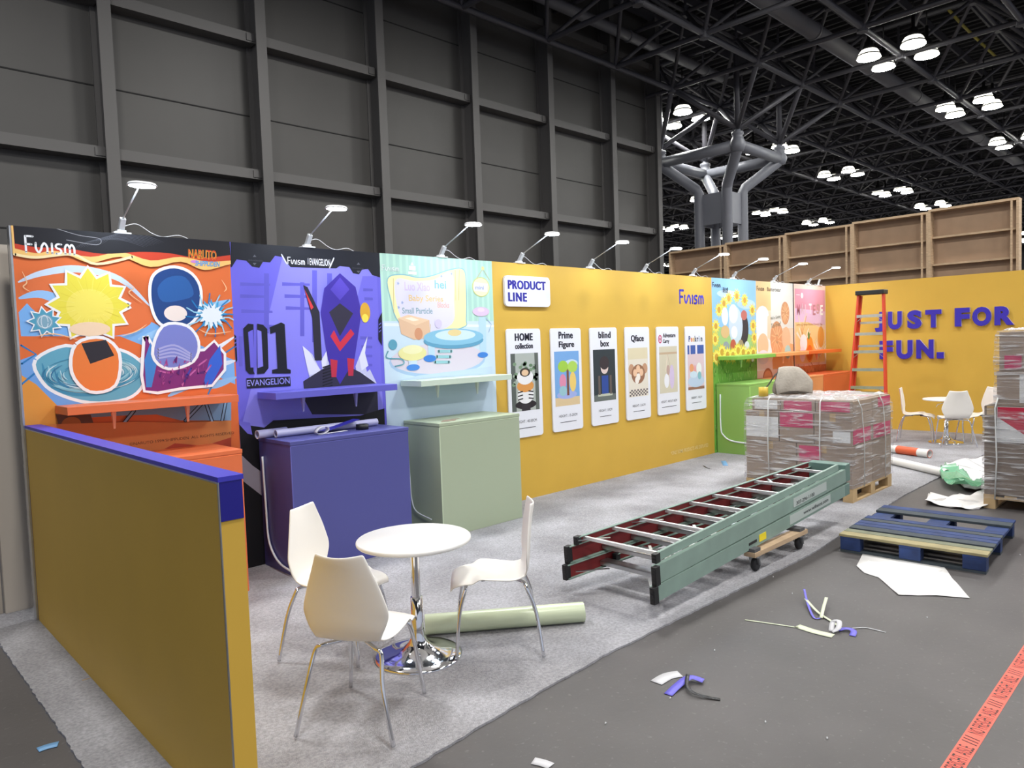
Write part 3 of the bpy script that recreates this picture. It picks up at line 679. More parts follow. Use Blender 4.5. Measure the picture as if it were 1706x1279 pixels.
    if i == 4:
        A.text('Adventure', .15, 1.075, .31, .06, BL, bold=.1, space=1.1); A.text('Carry', .15, .985, .15, .065, BL, bold=.1, space=1.1)
        A.stroke(ell(.08, 1.055, .035, .05)+[ell(.08, 1.055, .035, .05)[0]], .018, (206, 60, 110)); A.poly(ell(.08, 1.055, .017, .024), (206, 60, 110))
        R(.05, pz0, .49, pz1, (214, 206, 182)); R(.05, .84, .49, .87, (196, 170, 140)); A.stroke([(.25, .84), (.2, .6)], .012, (236, 220, 200)); A.stroke([(.25, .84), (.32, .62)], .012, (200, 180, 160))
        A.poly(ell(.22, .47, .06, .1), (240, 240, 246)); A.poly(ell(.35, .52, .06, .17), (212, 194, 226)); A.poly(ell(.26, .62, .04, .07), (190, 160, 150))
    if i == 5:
        for q, (ch, cc) in enumerate(zip('Peekrin', ((40, 60, 120), (228, 130, 70), (224, 178, 80), (60, 70, 90), (60, 70, 90), (110, 140, 180), (60, 70, 90)))):
            A.text(ch, .09+q*.054, 1.0, .042 if ch != 'i' else .014, .085 if ch in 'Pki' else .06, cc, bold=.08)
        R(.05, pz0, .49, pz1, (224, 200, 206)); R(.05, .82, .49, pz1, (60, 90, 168)); R(.1, .82, .13, pz1, (230, 224, 232)); R(.26, .82, .31, pz1, (230, 224, 232)); R(.05, pz0, .49, .34, (150, 104, 80))
        A.poly(ell(.27, .42, .22, .09), (190, 210, 232)); A.poly(ell(.15, .62, .06, .06), (232, 160, 110)); A.poly(ell(.35, .6, .07, .09), (236, 240, 236)); A.poly(ell(.36, .5, .05, .06), (130, 190, 200)); A.poly(ell(.24, .58, .03, .08), (232, 160, 160)); A.poly(ell(.2, .52, .1, .05), (206, 226, 240))
    wd = len(hts[i])*.0205
    A.text(hts[i], .27-wd/2, .165, wd, .032, (60, 60, 70)); A.stroke([(.27-wd/2+.02, .105), (.27+wd/2-.02, .105)], .007, (30, 30, 40))
    A.build('printed_face', t)

# --- panel 5 sunflower, 6 bakery, 7 pink
t5 = panel('graphic_wall_panel', XS[4], XS[5], 'sky blue and green sunflower graphic wall right of the yellow wall')
A = art_for(XS[4], XS[5])
A.poly([(8.8, 0), (10.3, 0), (10.3, 2.7), (8.8, 2.7)], (146, 200, 240)); A.poly(ell(9.3, 2.45, .3, .06), (196, 224, 246)); A.poly(ell(9.9, 2.3, .3, .08), (190, 222, 246))
A.poly([(8.84, 0), (10.25, 0), (10.25, 1.75), (9.6, 1.9), (8.84, 1.95)], (170, 206, 130)); A.poly([(8.84, 0), (10.25, 0), (10.25, 1.45), (8.84, 1.5)], (110, 176, 66))
def sunf(u, z, r):
    A.poly(star(u, z, r, r*.55, 11, random.random()), (246, 216, 72)); A.poly(star(u, z, r*.8, r*.5, 11, random.random()), (250, 232, 110)); A.poly(ell(u, z, r*.38, r*.38, 12), (214, 160, 60))
for q in ((8.95, 1.95), (9.05, 2.2), (9.2, 2.3), (9.35, 2.38), (9.6, 2.42), (9.85, 2.36), (10.1, 2.2), (10.12, 1.95), (10.15, 1.75), (8.92, 1.75)): sunf(q[0], q[1], .13)
blob = smc([(9.1, 1.62), (9.08, 2.0), (9.2, 2.28), (9.45, 2.24), (9.7, 2.3), (9.95, 2.1), (10.0, 1.8), (9.98, 1.6), (9.5, 1.52)], 5); 
for q, c in (((9.8, 1.9, .16, .26), (52, 50, 58)), ((9.55, 1.95, .22, .3), (206, 220, 240)), ((9.22, 2.1, .1, .14), (236, 240, 246)), ((9.48, 2.14, .14, .15), (240, 242, 248)), ((9.22, 1.86, .13, .1), (226, 186, 130)), ((9.5, 1.85, .1, .1), (244, 244, 246)), ((9.82, 2.12, .1, .08), (200, 110, 100)), ((9.24, 1.62, .1, .09), (150, 156, 170)), ((9.46, 1.64, .09, .1), (200, 90, 70)), ((9.7, 1.64, .09, .09), (170, 150, 120)), ((9.9, 1.62, .08, .08), (226, 228, 238))): A.poly(ell(*q), c)
for k in range(8): sunf(8.95+k*.165, 1.5+random.uniform(-.05, .06), .15)
A.poly(ell(10.08, 1.42, .06, .07), (60, 60, 70)); A.poly(ell(10.08, 1.42, .052, .062), (228, 238, 250)); A.stroke([(10.03, 1.35), (9.98, 1.28)], .02, (60, 60, 70))
A.st = 2e-6
for k in range(420):
    u, z = random.uniform(8.86, 10.2), random.uniform(.03, 1.35); A.stroke([(u, z), (u+random.uniform(-.03, .03), z+random.uniform(.02, .09))], .008, random.choice([(78, 144, 50), (150, 206, 100), (190, 226, 140), (60, 120, 40)]), cap=False)
A.st = 6e-5; A.d += 2e-4; x0, z0 = Wl(1186.5, 478); A.logo(x0, z0, .24, .075, BL); A.stroke([(9.14, 2.47), (9.14, 2.55)], .004, BL); A.text('耐虎', 9.17, 2.465, .16, .085, BL, bold=.01)
A.build('printed_graphic', t5)
t6 = panel('graphic_wall_panel', XS[5], XS[6], 'cream and peach bakery graphic wall with cookies and an arched doorway')
A = art_for(XS[5], XS[6])
A.poly([(10.2, 0), (11.7, 0), (11.7, 2.7), (10.2, 2.7)], (238, 216, 186)); A.poly([(10.2, 2.2), (10.75, 2.2), (10.75, 2.7), (10.2, 2.7)], (244, 200, 140)); A.poly([(10.75, 1.9), (11.6, 1.9), (11.6, 2.7), (10.75, 2.7)], (226, 226, 218))
A.poly([(10.23, 1.55), (10.6, 1.55), (10.62, 2.1)]+ell(10.45, 2.12, .22, .16, 12)[:7]+[(10.23, 2.1)], (250, 246, 246))
A.poly([(10.2, .0), (10.8, .0), (11.1, 1.3), (10.9, 1.6), (10.6, 1.75), (10.2, 1.7)], (246, 238, 240)); A.poly([(10.9, .0), (11.6, .0), (11.6, 1.6), (10.9, 1.75), (10.75, 1.6)], (236, 178, 120))
for u, z, r in ((11.28, 2.16, .2), (10.95, 1.72, .3)):
    A.poly(ell(u, z, r*.8, r), (222, 156, 110))
    for k in range(12): A.stroke([(u+r*.15*math.cos(k*.52), z+r*.2*math.sin(k*.52)), (u+r*.65*math.cos(k*.52+.3), z+r*.85*math.sin(k*.52+.3))], .02, (240, 190, 140))
A.poly(ell(11.3, 1.72, .17, .2), (236, 190, 150)); A.poly(ell(10.45, 1.62, .19, .2), (240, 200, 160)); A.poly(ell(11.36, 1.48, .12, .12), (170, 208, 206)); A.poly(ell(10.7, 1.42, .1, .08), (250, 244, 230)); A.poly(ell(10.45, 1.42, .2, .12), (226, 226, 240))
x0, z0 = Wl(1260.5, 484); A.logo(x0, z0, .26, .08, (70, 60, 50)); A.text('Butterbear', 10.62, z0-.0, .5, .07, (96, 80, 60), bold=.01)
A.text("We're Getting", 10.72, 2.02, .38, .07, (120, 120, 100), slant=.2, ang=.12); A.text('Tea-Fried!', 10.74, 1.9, .36, .075, (120, 120, 100), slant=.2, ang=.12)
A.poly([(10.23, .0), (11.6, .0), (11.6, 1.2), (10.23, 1.2)], (226, 190, 170)); A.poly(ell(10.6, 1.05, .18, .18), (170, 96, 60)); A.poly(ell(10.6, 1.04, .15, .15), (206, 130, 84))
A.build('printed_graphic', t6)
t7 = panel('graphic_wall_panel', XS[6], XS[7], 'pink and orange MALTESE graphic wall beside the corner')
A = art_for(XS[6], XS[7])
A.poly([(11.6, 0), (13, 0), (13, 2.7), (11.6, 2.7)], (238, 206, 190)); A.poly([(11.66, 1.95), (12.94, 1.95), (12.94, 2.6), (11.66, 2.6)], (226, 150, 170)); A.poly([(11.66, 1.95), (12.94, 1.95), (12.94, 2.2), (11.66, 2.25)], (228, 190, 220))
A.poly([(11.66, 1.25), (12.94, 1.25), (12.94, 1.85), (12.2, 2.0), (11.66, 2.0)], (240, 206, 140))
for k in range(26):
    u, z = random.choice([(12.0, 1.6), (12.6, 1.3), (12.7, 1.35), (11.95, 1.8)]); a = random.uniform(.5, 2.6); A.stroke([(u, z), (u+.35*math.cos(a), z+.35*math.sin(a))], .025, random.choice([(246, 226, 180), (236, 170, 100), (250, 240, 220)]))
A.poly(ell(12.75, 1.72, .14, .2), (236, 160, 70)); A.poly(ell(12.25, 1.5, .17, .24), (240, 150, 50)); A.poly(ell(12.25, 1.44, .12, .14), (224, 104, 30)); A.poly(ell(12.0, 1.62, .15, .16), (248, 246, 246)); A.poly(ell(11.95, 1.42, .12, .14), (240, 232, 240))
A.poly(ell(12.22, 1.75, .04, .07), (96, 140, 70))
for q, ch in enumerate('MALTESE'): A.text(ch, 11.74+q*.165, 2.13+.02*(q % 2), .12, .19, ((196, 110, 130), (230, 190, 200), (236, 196, 206), (240, 226, 230), (190, 120, 130), (206, 150, 150), (250, 246, 240))[q], bold=.03)
A.text('Lemon Orange Market Friendly Day', 11.72, 1.93, 1.1, .05, (200, 140, 80)); A.stroke([(11.72, 2.49), (11.86, 2.49)], .012, (246, 236, 240)); A.poly(ell(11.95, 2.48, .05, .05), (246, 236, 240)); 
A.poly([(11.62, 0), (12.97, 0), (12.97, 1.2), (11.62, 1.2)], (206, 112, 60))
for k in range(50):
    u, z = random.uniform(11.65, 12.9), random.uniform(.95, 1.2); A.stroke([(u, z), (u+random.uniform(-.08, .08), z+random.uniform(-.1, .1))], .015, random.choice([(226, 140, 84), (170, 80, 44)]))
A.build('printed_graphic', t7)
box('edge_trim', -.012, .0, -.012, .0, 0, H-.012, mat('dark_alu', (96, 96, 98), .4, .6), t7)

# --- right wall, half wall
t = thing('partition_wall', 'tall yellow wall carrying the JUST FOR FUN letters at the right', 'display wall', (LX, 0, .012))
box('yellow_face', 0, .004, -4.4, 0.06, 0, H-.012, m_yel, t); box('core', .004, .066, -4.4, .06, 0, H-.012, mback, t)
# letters
m_let = mat('violet_blue_letter', (52, 38, 170), .4); m_lete = mat('letter_edge', (196, 190, 214), .4)
def letter(ch, y, z, w_, h, label):
    t = thing('sign_letter', label, 'letter', (LX-.002, y, z), 0, 'letters of the JUST FOR FUN sign')
    if ch == '.': vs_ = [Vector(p) for p in ((0, 0, 0), (1, 0, 0), (1, 1, 0), (0, 1, 0), (0, 0, 1), (1, 0, 1), (1, 1, 1), (0, 1, 1))]; fs = [(0, 3, 2, 1), (4, 5, 6, 7), (0, 1, 5, 4), (1, 2, 6, 5), (2, 3, 7, 6), (3, 0, 4, 7)]
    else: vs_, fs = text_mesh(ch, .055, .5)
    vs_ = fit(vs_, w_, h); z0 = min(v.z for v in vs_); z1 = max(v.z for v in vs_)
    P = [(-.0015-(v.z-z0)/(z1-z0)*.05, -v.x, v.y) for v in vs_]
    s = MB(); s.add(P, fs); o = s.build('letter_body', [m_lete, m_let], t)
    for p in o.data.polygons:
        if p.normal.x < -.9: p.material_index = 1
    s = MB(); 
    P2 = [(-.0505-.004*(1 if v.z > (z0+z1)/2 else 0), -(v.x-w_/2)*.955-w_/2, (v.y-h/2)*.955+h/2) for v in vs_]
    s.add(P2, fs); s.build('letter_face', m_let, t)
def yz(x, y): return Xp(x, y, LX)
for ch, a, c, lab in (('J', (1459, 553), (1477, 519), 'J of JUST'), ('U', (1481, 549), (1504, 518), 'U of JUST'), ('S', (1513, 548), (1537, 516), 'S of JUST'), ('T', (1543, 546), (1570, 515), 'T of JUST'),
                      ('F', (1592, 544), (1617, 512), 'F of FOR'), ('O', (1621, 543.5), (1653, 510), 'O of FOR'), ('R', (1658, 542), (1691, 509), 'R of FOR'),
                      ('F', (1467, 598), (1489, 567), 'F of FUN'), ('U', (1495, 598), (1522, 566), 'U of FUN'), ('N', (1528, 597), (1557, 565), 'N of FUN'), ('.', (1562, 597), (1574, 586), 'full stop after FUN')):
    y0, z0 = yz(*a); y1, z1 = yz(*c)
    letter(ch, y0, z0, abs(y0-y1), z1-z0, 'raised violet-blue %s %s on the yellow wall' % ('letter' if ch != '.' else 'square', lab))

HW = 1.35
t = thing('half_wall', 'low mustard yellow partition with blue top cap at the front left', 'low wall', (0, 0, .012))
HL = -3.23; 
box('mustard_panel', 0.0, .085, HL+.004, -.012, 0, HW-.03, m_yel, t); box('top_cap', -.004, .089, HL-.002, -.012, HW-.03, HW-.012, m_blue, t)
box('end_cap', .001, .084, HL, HL+.004, 1.19-.012, HW-.03, mat('deep_blue', (24, 20, 128), .4), t)
box('corner_bead', -.004, .0, HL, HL+.01, 0, HW-.03, m_alu, t); box('cap_bead', -.006, 0, HL+.01, -.012, HW-.036, HW-.03, m_alu, t)

# --- shelves and counters
def counter(x0, x1, z, col, label, d=.55, seam=(250, 240, 230), side=None):
    t = thing('display_counter', label, 'counter', (x0, -.012, .012), 0, None)
    m = mat('laminate_'+label.split()[0], col, .42, spec=.4)
    W = x1-x0; z = z-.012
    box('body', 0, W, -d, 0, 0, z-.03, m, t, .002)
    box('countertop', -.004, W+.004, -d-.004, 0, z-.03, z, m, t, .003)
    mb = mat('seam_'+label.split()[0], chg(col, 1.25), .5)
    s = MB(); s.box(-.001, W+.001, -d-.002, -d, z-.04, z-.036); s.box(-.002, .004, -d-.002, -d+.004, 0, z-.04); s.build('edge_seam', mb, t)
    return t
def led(t, pts, m=None, r=.006):
    s = MB(); s.tube(smc(pts, 5, False), r, 6); o = s.build('light_strip', m or mat('white_strip', (226, 232, 238), .4), t); o['label'] = 'loose white light strip hanging on the side'; return o
c1 = counter(.13, 1.235, 1.08, (218, 112, 68), 'orange display counter behind the low mustard partition')
c2 = counter(1.62, 2.74, 1.085, (80, 82, 148), 'violet-blue display counter with vinyl rolls on top')
c3 = counter(3.09, 4.12, 1.08, (166, 178, 154), 'sage green display counter beside the yellow wall')
led(c2, [(-.012, -.08, .92), (-.014, -.1, .5), (-.016, -.12, .25), (-.016, -.2, .13), (-.02, -.33, .07), (-.02, -.48, .05)], r=.009)
led(c3, [(-.012, -.06, .9), (-.014, -.08, .5), (-.016, -.1, .3), (-.016, -.17, .2), (-.018, -.4, .16)])
c5 = counter(8.91, 10.13, 1.075, (140, 184, 96), 'lime green display counter under the sunflower wall')
led(c5, [(-.012, -.07, .9), (-.014, -.07, .4), (-.016, -.12, .27), (-.018, -.25, .2), (-.018, -.52, .18)], r=.012)
c6 = counter(10.15, 11.5, 1.075, (222, 150, 96), 'peach display counter under the bakery wall, mostly behind the wrapped pallet')
c7 = counter(11.52, 12.9, 1.075, (216, 104, 60), 'burnt orange display counter in the corner by the yellow wall')
def shelf(x0, x1, z, col, label, d=.33, br=(.28, .72), mname=None):
    t = thing('wall_shelf', label, 'shelf', (x0, -.012, z))
    m = mat('laminate_'+(mname or label.split()[0]), col, .42, spec=.4); W = x1-x0
    box('shelf_board', 0, W, -d, 0, 0, .055, m, t, .002)
    for f in br:
        s = MB(); a = W*f
        s.add([(a-.014, -.13, 0), (a-.014, -.17, 0), (a-.006, -.155, -.13), (a-.006, -.145, -.13), (a+.014, -.13, 0), (a+.014, -.17, 0), (a+.006, -.155, -.13), (a+.006, -.145, -.13)], [(0, 1, 2, 3), (4, 7, 6, 5), (0, 4, 5, 1), (1, 5, 6, 2), (2, 6, 7, 3), (3, 7, 4, 0)])
        s.build('bracket', mat('bracket_'+(mname or ''), tuple(min(255, v*.6+100) for v in col), .4), t)
    return t
shelf(.18, 1.33, 1.415, (218, 112, 68), 'orange wall shelf above the orange counter', mname='orange')
shelf(1.63, 2.80, 1.405, (100, 98, 200), 'violet-blue wall shelf above the violet-blue counter', mname='violetshelf')
shelf(3.07, 4.25, 1.415, (198, 214, 200), 'pale sage wall shelf above the sage counter', mname='paleshelf')
shelf(8.97, 10.2, 1.43, (132, 190, 84), 'lime green wall shelf above the lime counter', br=(.35,), mname='limeshelf')
shelf(10.22, 11.45, 1.43, (236, 164, 100), 'peach wall shelf between the lime and orange shelves', br=(.5,), mname='peachshelf')
shelf(11.5, 12.85, 1.43, (232, 112, 50), 'burnt orange wall shelf in the corner above the orange counter', br=(.5,), mname='burntshelf')

# --- arm lights
m_led = mat('led_panel', (226, 240, 255), .4, emit=ARM_LED)
m_arm = mat('arm_grey', (190, 194, 198), .35, .3)
def arm_light():
    t = thing('arm_light', '', 'lamp')
    s = MB(); s.box(-.06, .06, -.045, .05, 0, .012); s.box(-.03, .03, -.03, .03, .012, .03); s.build('clamp', mat('white_clamp', (228, 230, 232), .4), t, .003)
    s = MB(); s.bar((0, 0, .02), (0, -.07, .11), .04, .035); s.build('transformer', mat('clear_grey', (186, 188, 190), .3), t, .006)
    s = MB(); s.tube([(0, -.06, .1), (0, -.45, .262)], .006, 8); s.build('arm', m_arm, t)
    s = MB(); s.lathe([(.0, .012), (.09, .012), (.1, .0), (.1, -.008), (.0, -.008)], 20, o=(0, 0, 0)); 
    s.v = [(v[0]*.95, v[1]*.75-.52, v[2]+.265+.0*v[1]) for v in s.v]; h = s.build('lamp_head', mat('white_clamp', (228, 230, 232), .4), t)
    s = MB(); s.v = []; s.lathe([(.09, -.0095), (.01, -.011)], 20); s.v = [(v[0]*.95, v[1]*.75-.52, v[2]+.265) for v in s.v]; s.build('led_panel', m_led, h)
    s = MB(); s.tube(smc([(.02, .02, .06), (.12, .03, .09), (.22, .02, .03), (.3, .02, .008), (.42, .03, .03), (.5, .03, .004)], 5, False), .003, 5); s.build('cable', mat('white_cable', (214, 216, 220), .5), t)
    return t
al = arm_light()
bx = [.68, 2.17, 3.66, 4.78, 6.01, 7.15, 8.36, 9.53, 10.91, 12.26]
wn = ['the orange swirl wall', 'the violet-blue wall', 'the pale mint wall', 'the PRODUCT LINE sign', 'the third product card', 'the fourth product card', 'the blue logo', 'the sunflower wall', 'the bakery wall', 'the pink wall']
for i, x in enumerate(bx):
    lab = 'lit clip-on arm light on the wall top above %s' % wn[i]
    if i == 0: al.location = (x, .03, H); al['label'] = lab; o = al
    else: o = dup(al, (x, .03, H), 0, lab)
    o['group'] = 'arm lights along the top of the back wall'
s = MB(); s.box(-.07, .07, -.05, .02, 0, .014); s.bar((0, 0, .01), (.01, -.03, .12), .045, .03)
o = s.build('bare_clamp', mat('white_clamp', (228, 230, 232), .4)); o.location = (12.72, .03, H); tag(o, 'white clamp without a lamp on top of the pink wall', 'clamp')

# ================================================================== FURNITURE
def chair_shell():
    prof = [(.245, .395, .150), (.235, .418, .168), (.20, .437, .182), (.14, .447, .195), (.06, .446, .205), (-.02, .438, .205), (-.09, .430, .195), (-.145, .432, .176), (-.185, .452, .165),
            (-.205, .49, .182), (-.213, .535, .203), (-.217, .585, .214), (-.222, .64, .2), (-.230, .715, .175), (-.241, .79, .145), (-.252, .86, .118)]
    P = smc(prof, 3, False); n = 13; s = MB(); vs_ = []
    for i, (x, z, hw) in enumerate(P):
        a = P[max(0, i-1)]; c = P[min(len(P)-1, i+1)]; tx, tz = c[0]-a[0], c[1]-a[1]; l = math.hypot(tx, tz); nx, nz = tz/l, -tx/l
        if i/len(P) < .5: nx, nz = tz/l, -tx/l
        bk = max(0, min(1, (z-.45)/.1)) if i > len(P)*.45 else 0
        for k in range(n):
            u = -1+2*k/(n-1)
            d = (.028*bk)*u*u - (.018*(1-bk))*u*u*(1 if x > .1 else -.6)
            topdip = -.012*(1-u*u)*(1 if i > len(P)-4 else 0)
            vs_.append((x+(nx*d if bk else 0)+.0, u*hw, z+(d if not bk else 0)+topdip))
    fs = [(i*n+k, i*n+k+1, (i+1)*n+k+1, (i+1)*n+k) for i in range(len(P)-1) for k in range(n-1)]
    s.add(vs_, fs, 0, True); return s
def make_chair():
    t = thing('plastic_chair', '', 'chair')
    o = chair_shell().build('seat_shell', m_white, t, fix=False)
    md = o.modifiers.new('s', 'SOLIDIFY'); md.thickness = .011; md.offset = 0
    md = o.modifiers.new('sub', 'SUBSURF'); md.levels = 1; md.render_levels = 1
    for sx, fx, fy in ((-1, -.265, .24), (1, .225, .205)):
        for sy in (-1, 1):
            s = MB(); x1 = -.185 if sx < 0 else .165; y1 = .165
            s.tube(smc([(sx*.06, 0, .412), (x1*.75, sy*.09, .412), (x1*.95, sy*(y1-.03), .408), (x1, sy*y1, .385), (x1*.35+fx*.65*.98, sy*(y1*.7+fy*.3), .25), (fx, sy*fy, .012)], 5, False), .0105, 10)
            s.build('leg', m_chrome, t)
    s = MB(); s.box(-.12, .12, -.02, .02, .415, .428); s.box(-.07, -.05, -.1, .1, .415, .424); s.box(.05, .07, -.1, .1, .415, .424); s.build('seat_mount', m_black, t)
    return t
ch0 = make_chair()
def face(p, q): return math.atan2(q[1]-p[1], q[0]-p[0])
T1 = (1.40, -2.44); T2 = (11.69, -2.39)
cs = [((.83, -2.80), face((.48, -2.94), (.83+.20, -2.80+.15)) , 'white plastic chair nearest the camera, its back turned, at the front round table'),
      ((1.14, -2.035), math.atan2(-.41, .22), 'white plastic chair on the left of the front round table by the violet-blue counter'),
      ((1.80, -2.66), math.atan2(.33, -.38), 'white plastic chair on the right of the front round table, seen side on')]
cs[0] = (cs[0][0], math.atan2(.28, .44), cs[0][2])
a1 = F(1528, 736); a2 = F(1589, 744); a3 = F(1629, 738)
cs += [(a1, face(a1, T2), 'white plastic chair left of the far round table near the orange stepladder'),
       (a2, face(a2, T2), 'white plastic chair with its back to the camera at the far round table'),
       (a3, math.atan2(.69, -.72), 'white plastic chair right of the far round table, partly behind the tall pallet load')]
for i, (p, r, lab) in enumerate(cs):
    if i == 0: ch0.location = (p[0], p[1], .012); ch0.rotation_euler = (0, 0, r); ch0['label'] = lab; o = ch0
    else: o = dup(ch0, (p[0], p[1], .012), r, lab)
    o['group'] = 'white chairs at the round tables'
def make_table():
    t = thing('bistro_table', 'small round white table with chrome trumpet base at the front left', 'table', (*T1, .012))
    s = MB(); s.lathe([(.0, .668), (.32, .668), (.326, .674), (.326, .686), (.32, .692), (.0, .692)], 56); s.build('tabletop', mat('white_top', (228, 227, 224), .3), t)
    s = MB(); s.lathe([(.026, .34), (.026, .668)], 20, cap=False); s.lathe([(.07, .655), (.07, .667), (.0, .667)], 20); s.build('upper_post', m_chrome, t)
    s = MB(); s.lathe([(.034, .1), (.034, .345), (.026, .347)], 20, cap=False); s.build('lower_post', m_chrome, t)
    s = MB(); s.lathe([(.25, 0), (.252, .006), (.24, .014), (.19, .022), (.13, .034), (.085, .055), (.055, .085), (.042, .12), (.036, .16)], 56, cap=False); s.build('base', m_chrome, t)
    s = MB(); s.tube([(.03, .02, .63), (.13, .07, .6), (.15, .08, .565)], .006, 8); s.build('height_lever', m_chrome, t)
    return t
tb = make_table(); tb['group'] = 'round bistro tables'
dup(tb, (*T2, .012), 2, 'small round white table with chrome base by the far yellow wall')

# --- rolls
def roll(name, a, c, r, m, label, inner=None, n=28, cat='roll'):
    a = Vector(a); c = Vector(c); s = MB()
    t = thing(name, label, cat, tuple(a))
    d = c-a; s.tube([(0, 0, 0), d], r, n, cap=False); s.tube([(0, 0, 0), d], r*.86, n, cap=False)
    rings = []
    s2 = MB(); dn = d.normalized(); x = dn.cross(Vector((0, 0, 1))).normalized(); y = dn.cross(x)
    for p in (Vector((0, 0, 0)), d):
        vs_ = [p+(x*math.cos(2*PI*k/n)+y*math.sin(2*PI*k/n))*rr for rr in (r, r*.86) for k in range(n)]
        s2.add(vs_, [(k, (k+1) % n, n+(k+1) % n, n+k) for k in range(n)])
    s.build('rolled_sheet', m, t); s2.build('roll_edge', inner or m, t); return t
m_sage = mat('sage_vinyl', (196, 206, 176), .28, spec=.6)
roll('vinyl_roll', (*F(972, 1016, .085), .074), (*F(708, 1040, .075), .074), .062, m_sage, 'pale sage vinyl roll lying on the carpet behind the front chairs')
m_pv = mat('violet_vinyl_back', (176, 178, 214), .4)
ct = 1.0855
roll('vinyl_roll', (1.555, -.13, ct+.036), (1.82, -.11, ct+.036), .035, m_pv, 'short grey-violet vinyl roll on the left end of the violet-blue counter', m_white)
roll('vinyl_roll', (1.68, -.20, ct+.034), (2.66, -.19, ct+.034), .032, m_pv, 'long grey-violet vinyl roll lying along the violet-blue counter', m_white)
s = MB(); s.lathe([(.028, 0), (.055, 0), (.055, .045), (.028, .045), (.028, 0)], 24, cap=False)
o = s.build('tape_roll', m_black); o.location = (2.42, -.33, ct); tag(o, 'black tape roll on the violet-blue counter', 'tape roll')
s = MB(); p0 = Vector((1.98, -.33, ct)); pts = [(0, 0, .002), (.05, .0, .003), (.1, .0, .03), (.09, 0, .06), (.04, 0, .065), (0, 0, .045), (-.01, 0, .015), (.06, 0, .004), (.3, .04, .002)]
P = smc(pts, 4, False); vs_ = []
for q in P: vs_ += [(q[0], q[1]-.03, q[2]), (q[0], q[1]+.03, q[2])]
s.add(vs_, [(2*i, 2*i+1, 2*i+3, 2*i+2) for i in range(len(P)-1)], 0, True)
o = s.build('vinyl_strip', mat('white_vinyl', (222, 222, 228), .4), fix=False); o.location = p0; md = o.modifiers.new('s', 'SOLIDIFY'); md.thickness = .002; tag(o, 'curled white vinyl strip at the front of the violet-blue counter', 'vinyl strip')
s = MB(); s.bar((0, 0, .02), (.36, .05, .085), .09, .003); o = s.build('vinyl_sheet', m_blue); o.location = (2.06, -.29, ct+.0); tag(o, 'folded violet-blue vinyl offcut leaning on the rolls', 'vinyl offcut')
s = MB(); s.prism([(0, 0), (.16, -.02), (.2, .05), (.3, .09), (.22, .11), (.1, .1)], 0, .003); o = s.build('cardboard_scrap', m_card); o.location = (*F(735, 703, 1.081), 1.0815); tag(o, 'brown cardboard scrap on the edge of the sage counter', 'scrap')

# ================================================================== LADDERS
m_grn = mat('green_fibreglass', (130, 152, 142), .5, noise=.08, nscale=6); m_red = mat('dark_red_fibreglass', (124, 32, 34), .5)
def step_ladder_flat(name, label, z_near, z_far, flip=False, y_shift=0, x_shift=0):
    """folded fibreglass stepladder lying flat; wide foot end near x=0, narrow top end at x=L"""
    L = 3.05
    xn = 2.72+x_shift
    t = thing(name, label, 'ladder', (xn, -3.15+y_shift, z_near)); t.rotation_euler = (0, -math.atan2(z_far-z_near, L), 0)
    wn_, wf = .74, .34
    def yl(x, ins=0): return wn_+(wf-wn_)*x/L-ins
    def rail(y0a, y0b, z0, h, flange, x0=0, x1=L, inward=1):
        s = MB()
        a = Vector((x0, y0a, z0+h/2)); c = Vector((x1, y0b, z0+h/2))
        s.bar(a, c, .006, h, 0)
        off = Vector((0, .005*inward, 0)); s.bar(a+off, c+off, .004, h-.006, 1)
        for zz in (z0+.003, z0+h-.003):
            f = Vector((0, flange/2*inward, 0)); aa = Vector((x0, y0a, zz))+f; cc = Vector((x1, y0b, zz))+f; s.bar(aa, cc, flange, .006, 0)
        return s.build('rail', [m_grn, m_red], t)
    zf = 0; HF = .105 if flip else .12
    # front section (steps)
    rail(0, 0, zf, HF, .03); rail(yl(0), yl(L), zf, HF, .03, inward=-1)
    for k in range(9):
        x = .32+k*.3; s = MB(); w_ = yl(x)
        s.box(x-.004, x+.075, .01, w_-.01, zf+.045, zf+.052); s.box(x-.004, x, .01, w_-.01, zf+.02, zf+.052); s.box(x+.071, x+.075, .01, w_-.01, zf+.02, zf+.052); s.build('step', m_alu, t)
    # rear section (rungs), set inside and above
    zr = .125 if not flip else .02; xr = .06 if not flip else .45
    rail(.035, .03, zr, .055, .02, xr, L-.1); rail(yl(xr, .035), yl(L, .03), zr, .055, .02, xr, L-.1, inward=-1)
    for k in range(10 if not flip else 8):
        x = (.12 if not flip else .7)+k*.285; s = MB(); s.box(x-.011, x+.011, .035, yl(x, .035), zr+.024, zr+.046); s.build('rung', mat('bright_aluminium', (226, 228, 230), .38, .7), t)
    # braces
    for x, d in ((.05, 1), (.6, 1), (2.3, -1)):
        s = MB(); s.bar((x, .04, zr+.03), (x+.18*d, .2, zr+.03), .02, .004); s.build('brace', m_alu, t)
        s = MB(); s.bar((x, yl(x, .04), zr+.03), (x+.18*d, yl(x, .2), zr+.03), .02, .004); s.build('brace', m_alu, t)
    s = MB()
    s.box(L-.02, L+.09, -.004, wf+.004, zf-.003, zf+HF+.04*(not flip)); s.build('top_cap', mat('teal_cap', (100, 128, 120), .4), t, .006)
    for (x, yy, zz, hh) in ((0, 0, zf, HF+.003), (0, wn_, zf, HF+.003), (xr, .035, zr, .06), (xr, yl(xr, .035), zr, .06)):
        s = MB(); s.box(x-.02, x+.03, yy-.018, yy+.018, zz-.003, zz+hh-.002)
        for k in range(3): s.box(x-.024, x-.02, yy-.014, yy+.014, zz+.012+k*hh/3.4, zz+.012+k*hh/3.4+hh/6)
        s.build('foot', m_black, t, .003)
    return t
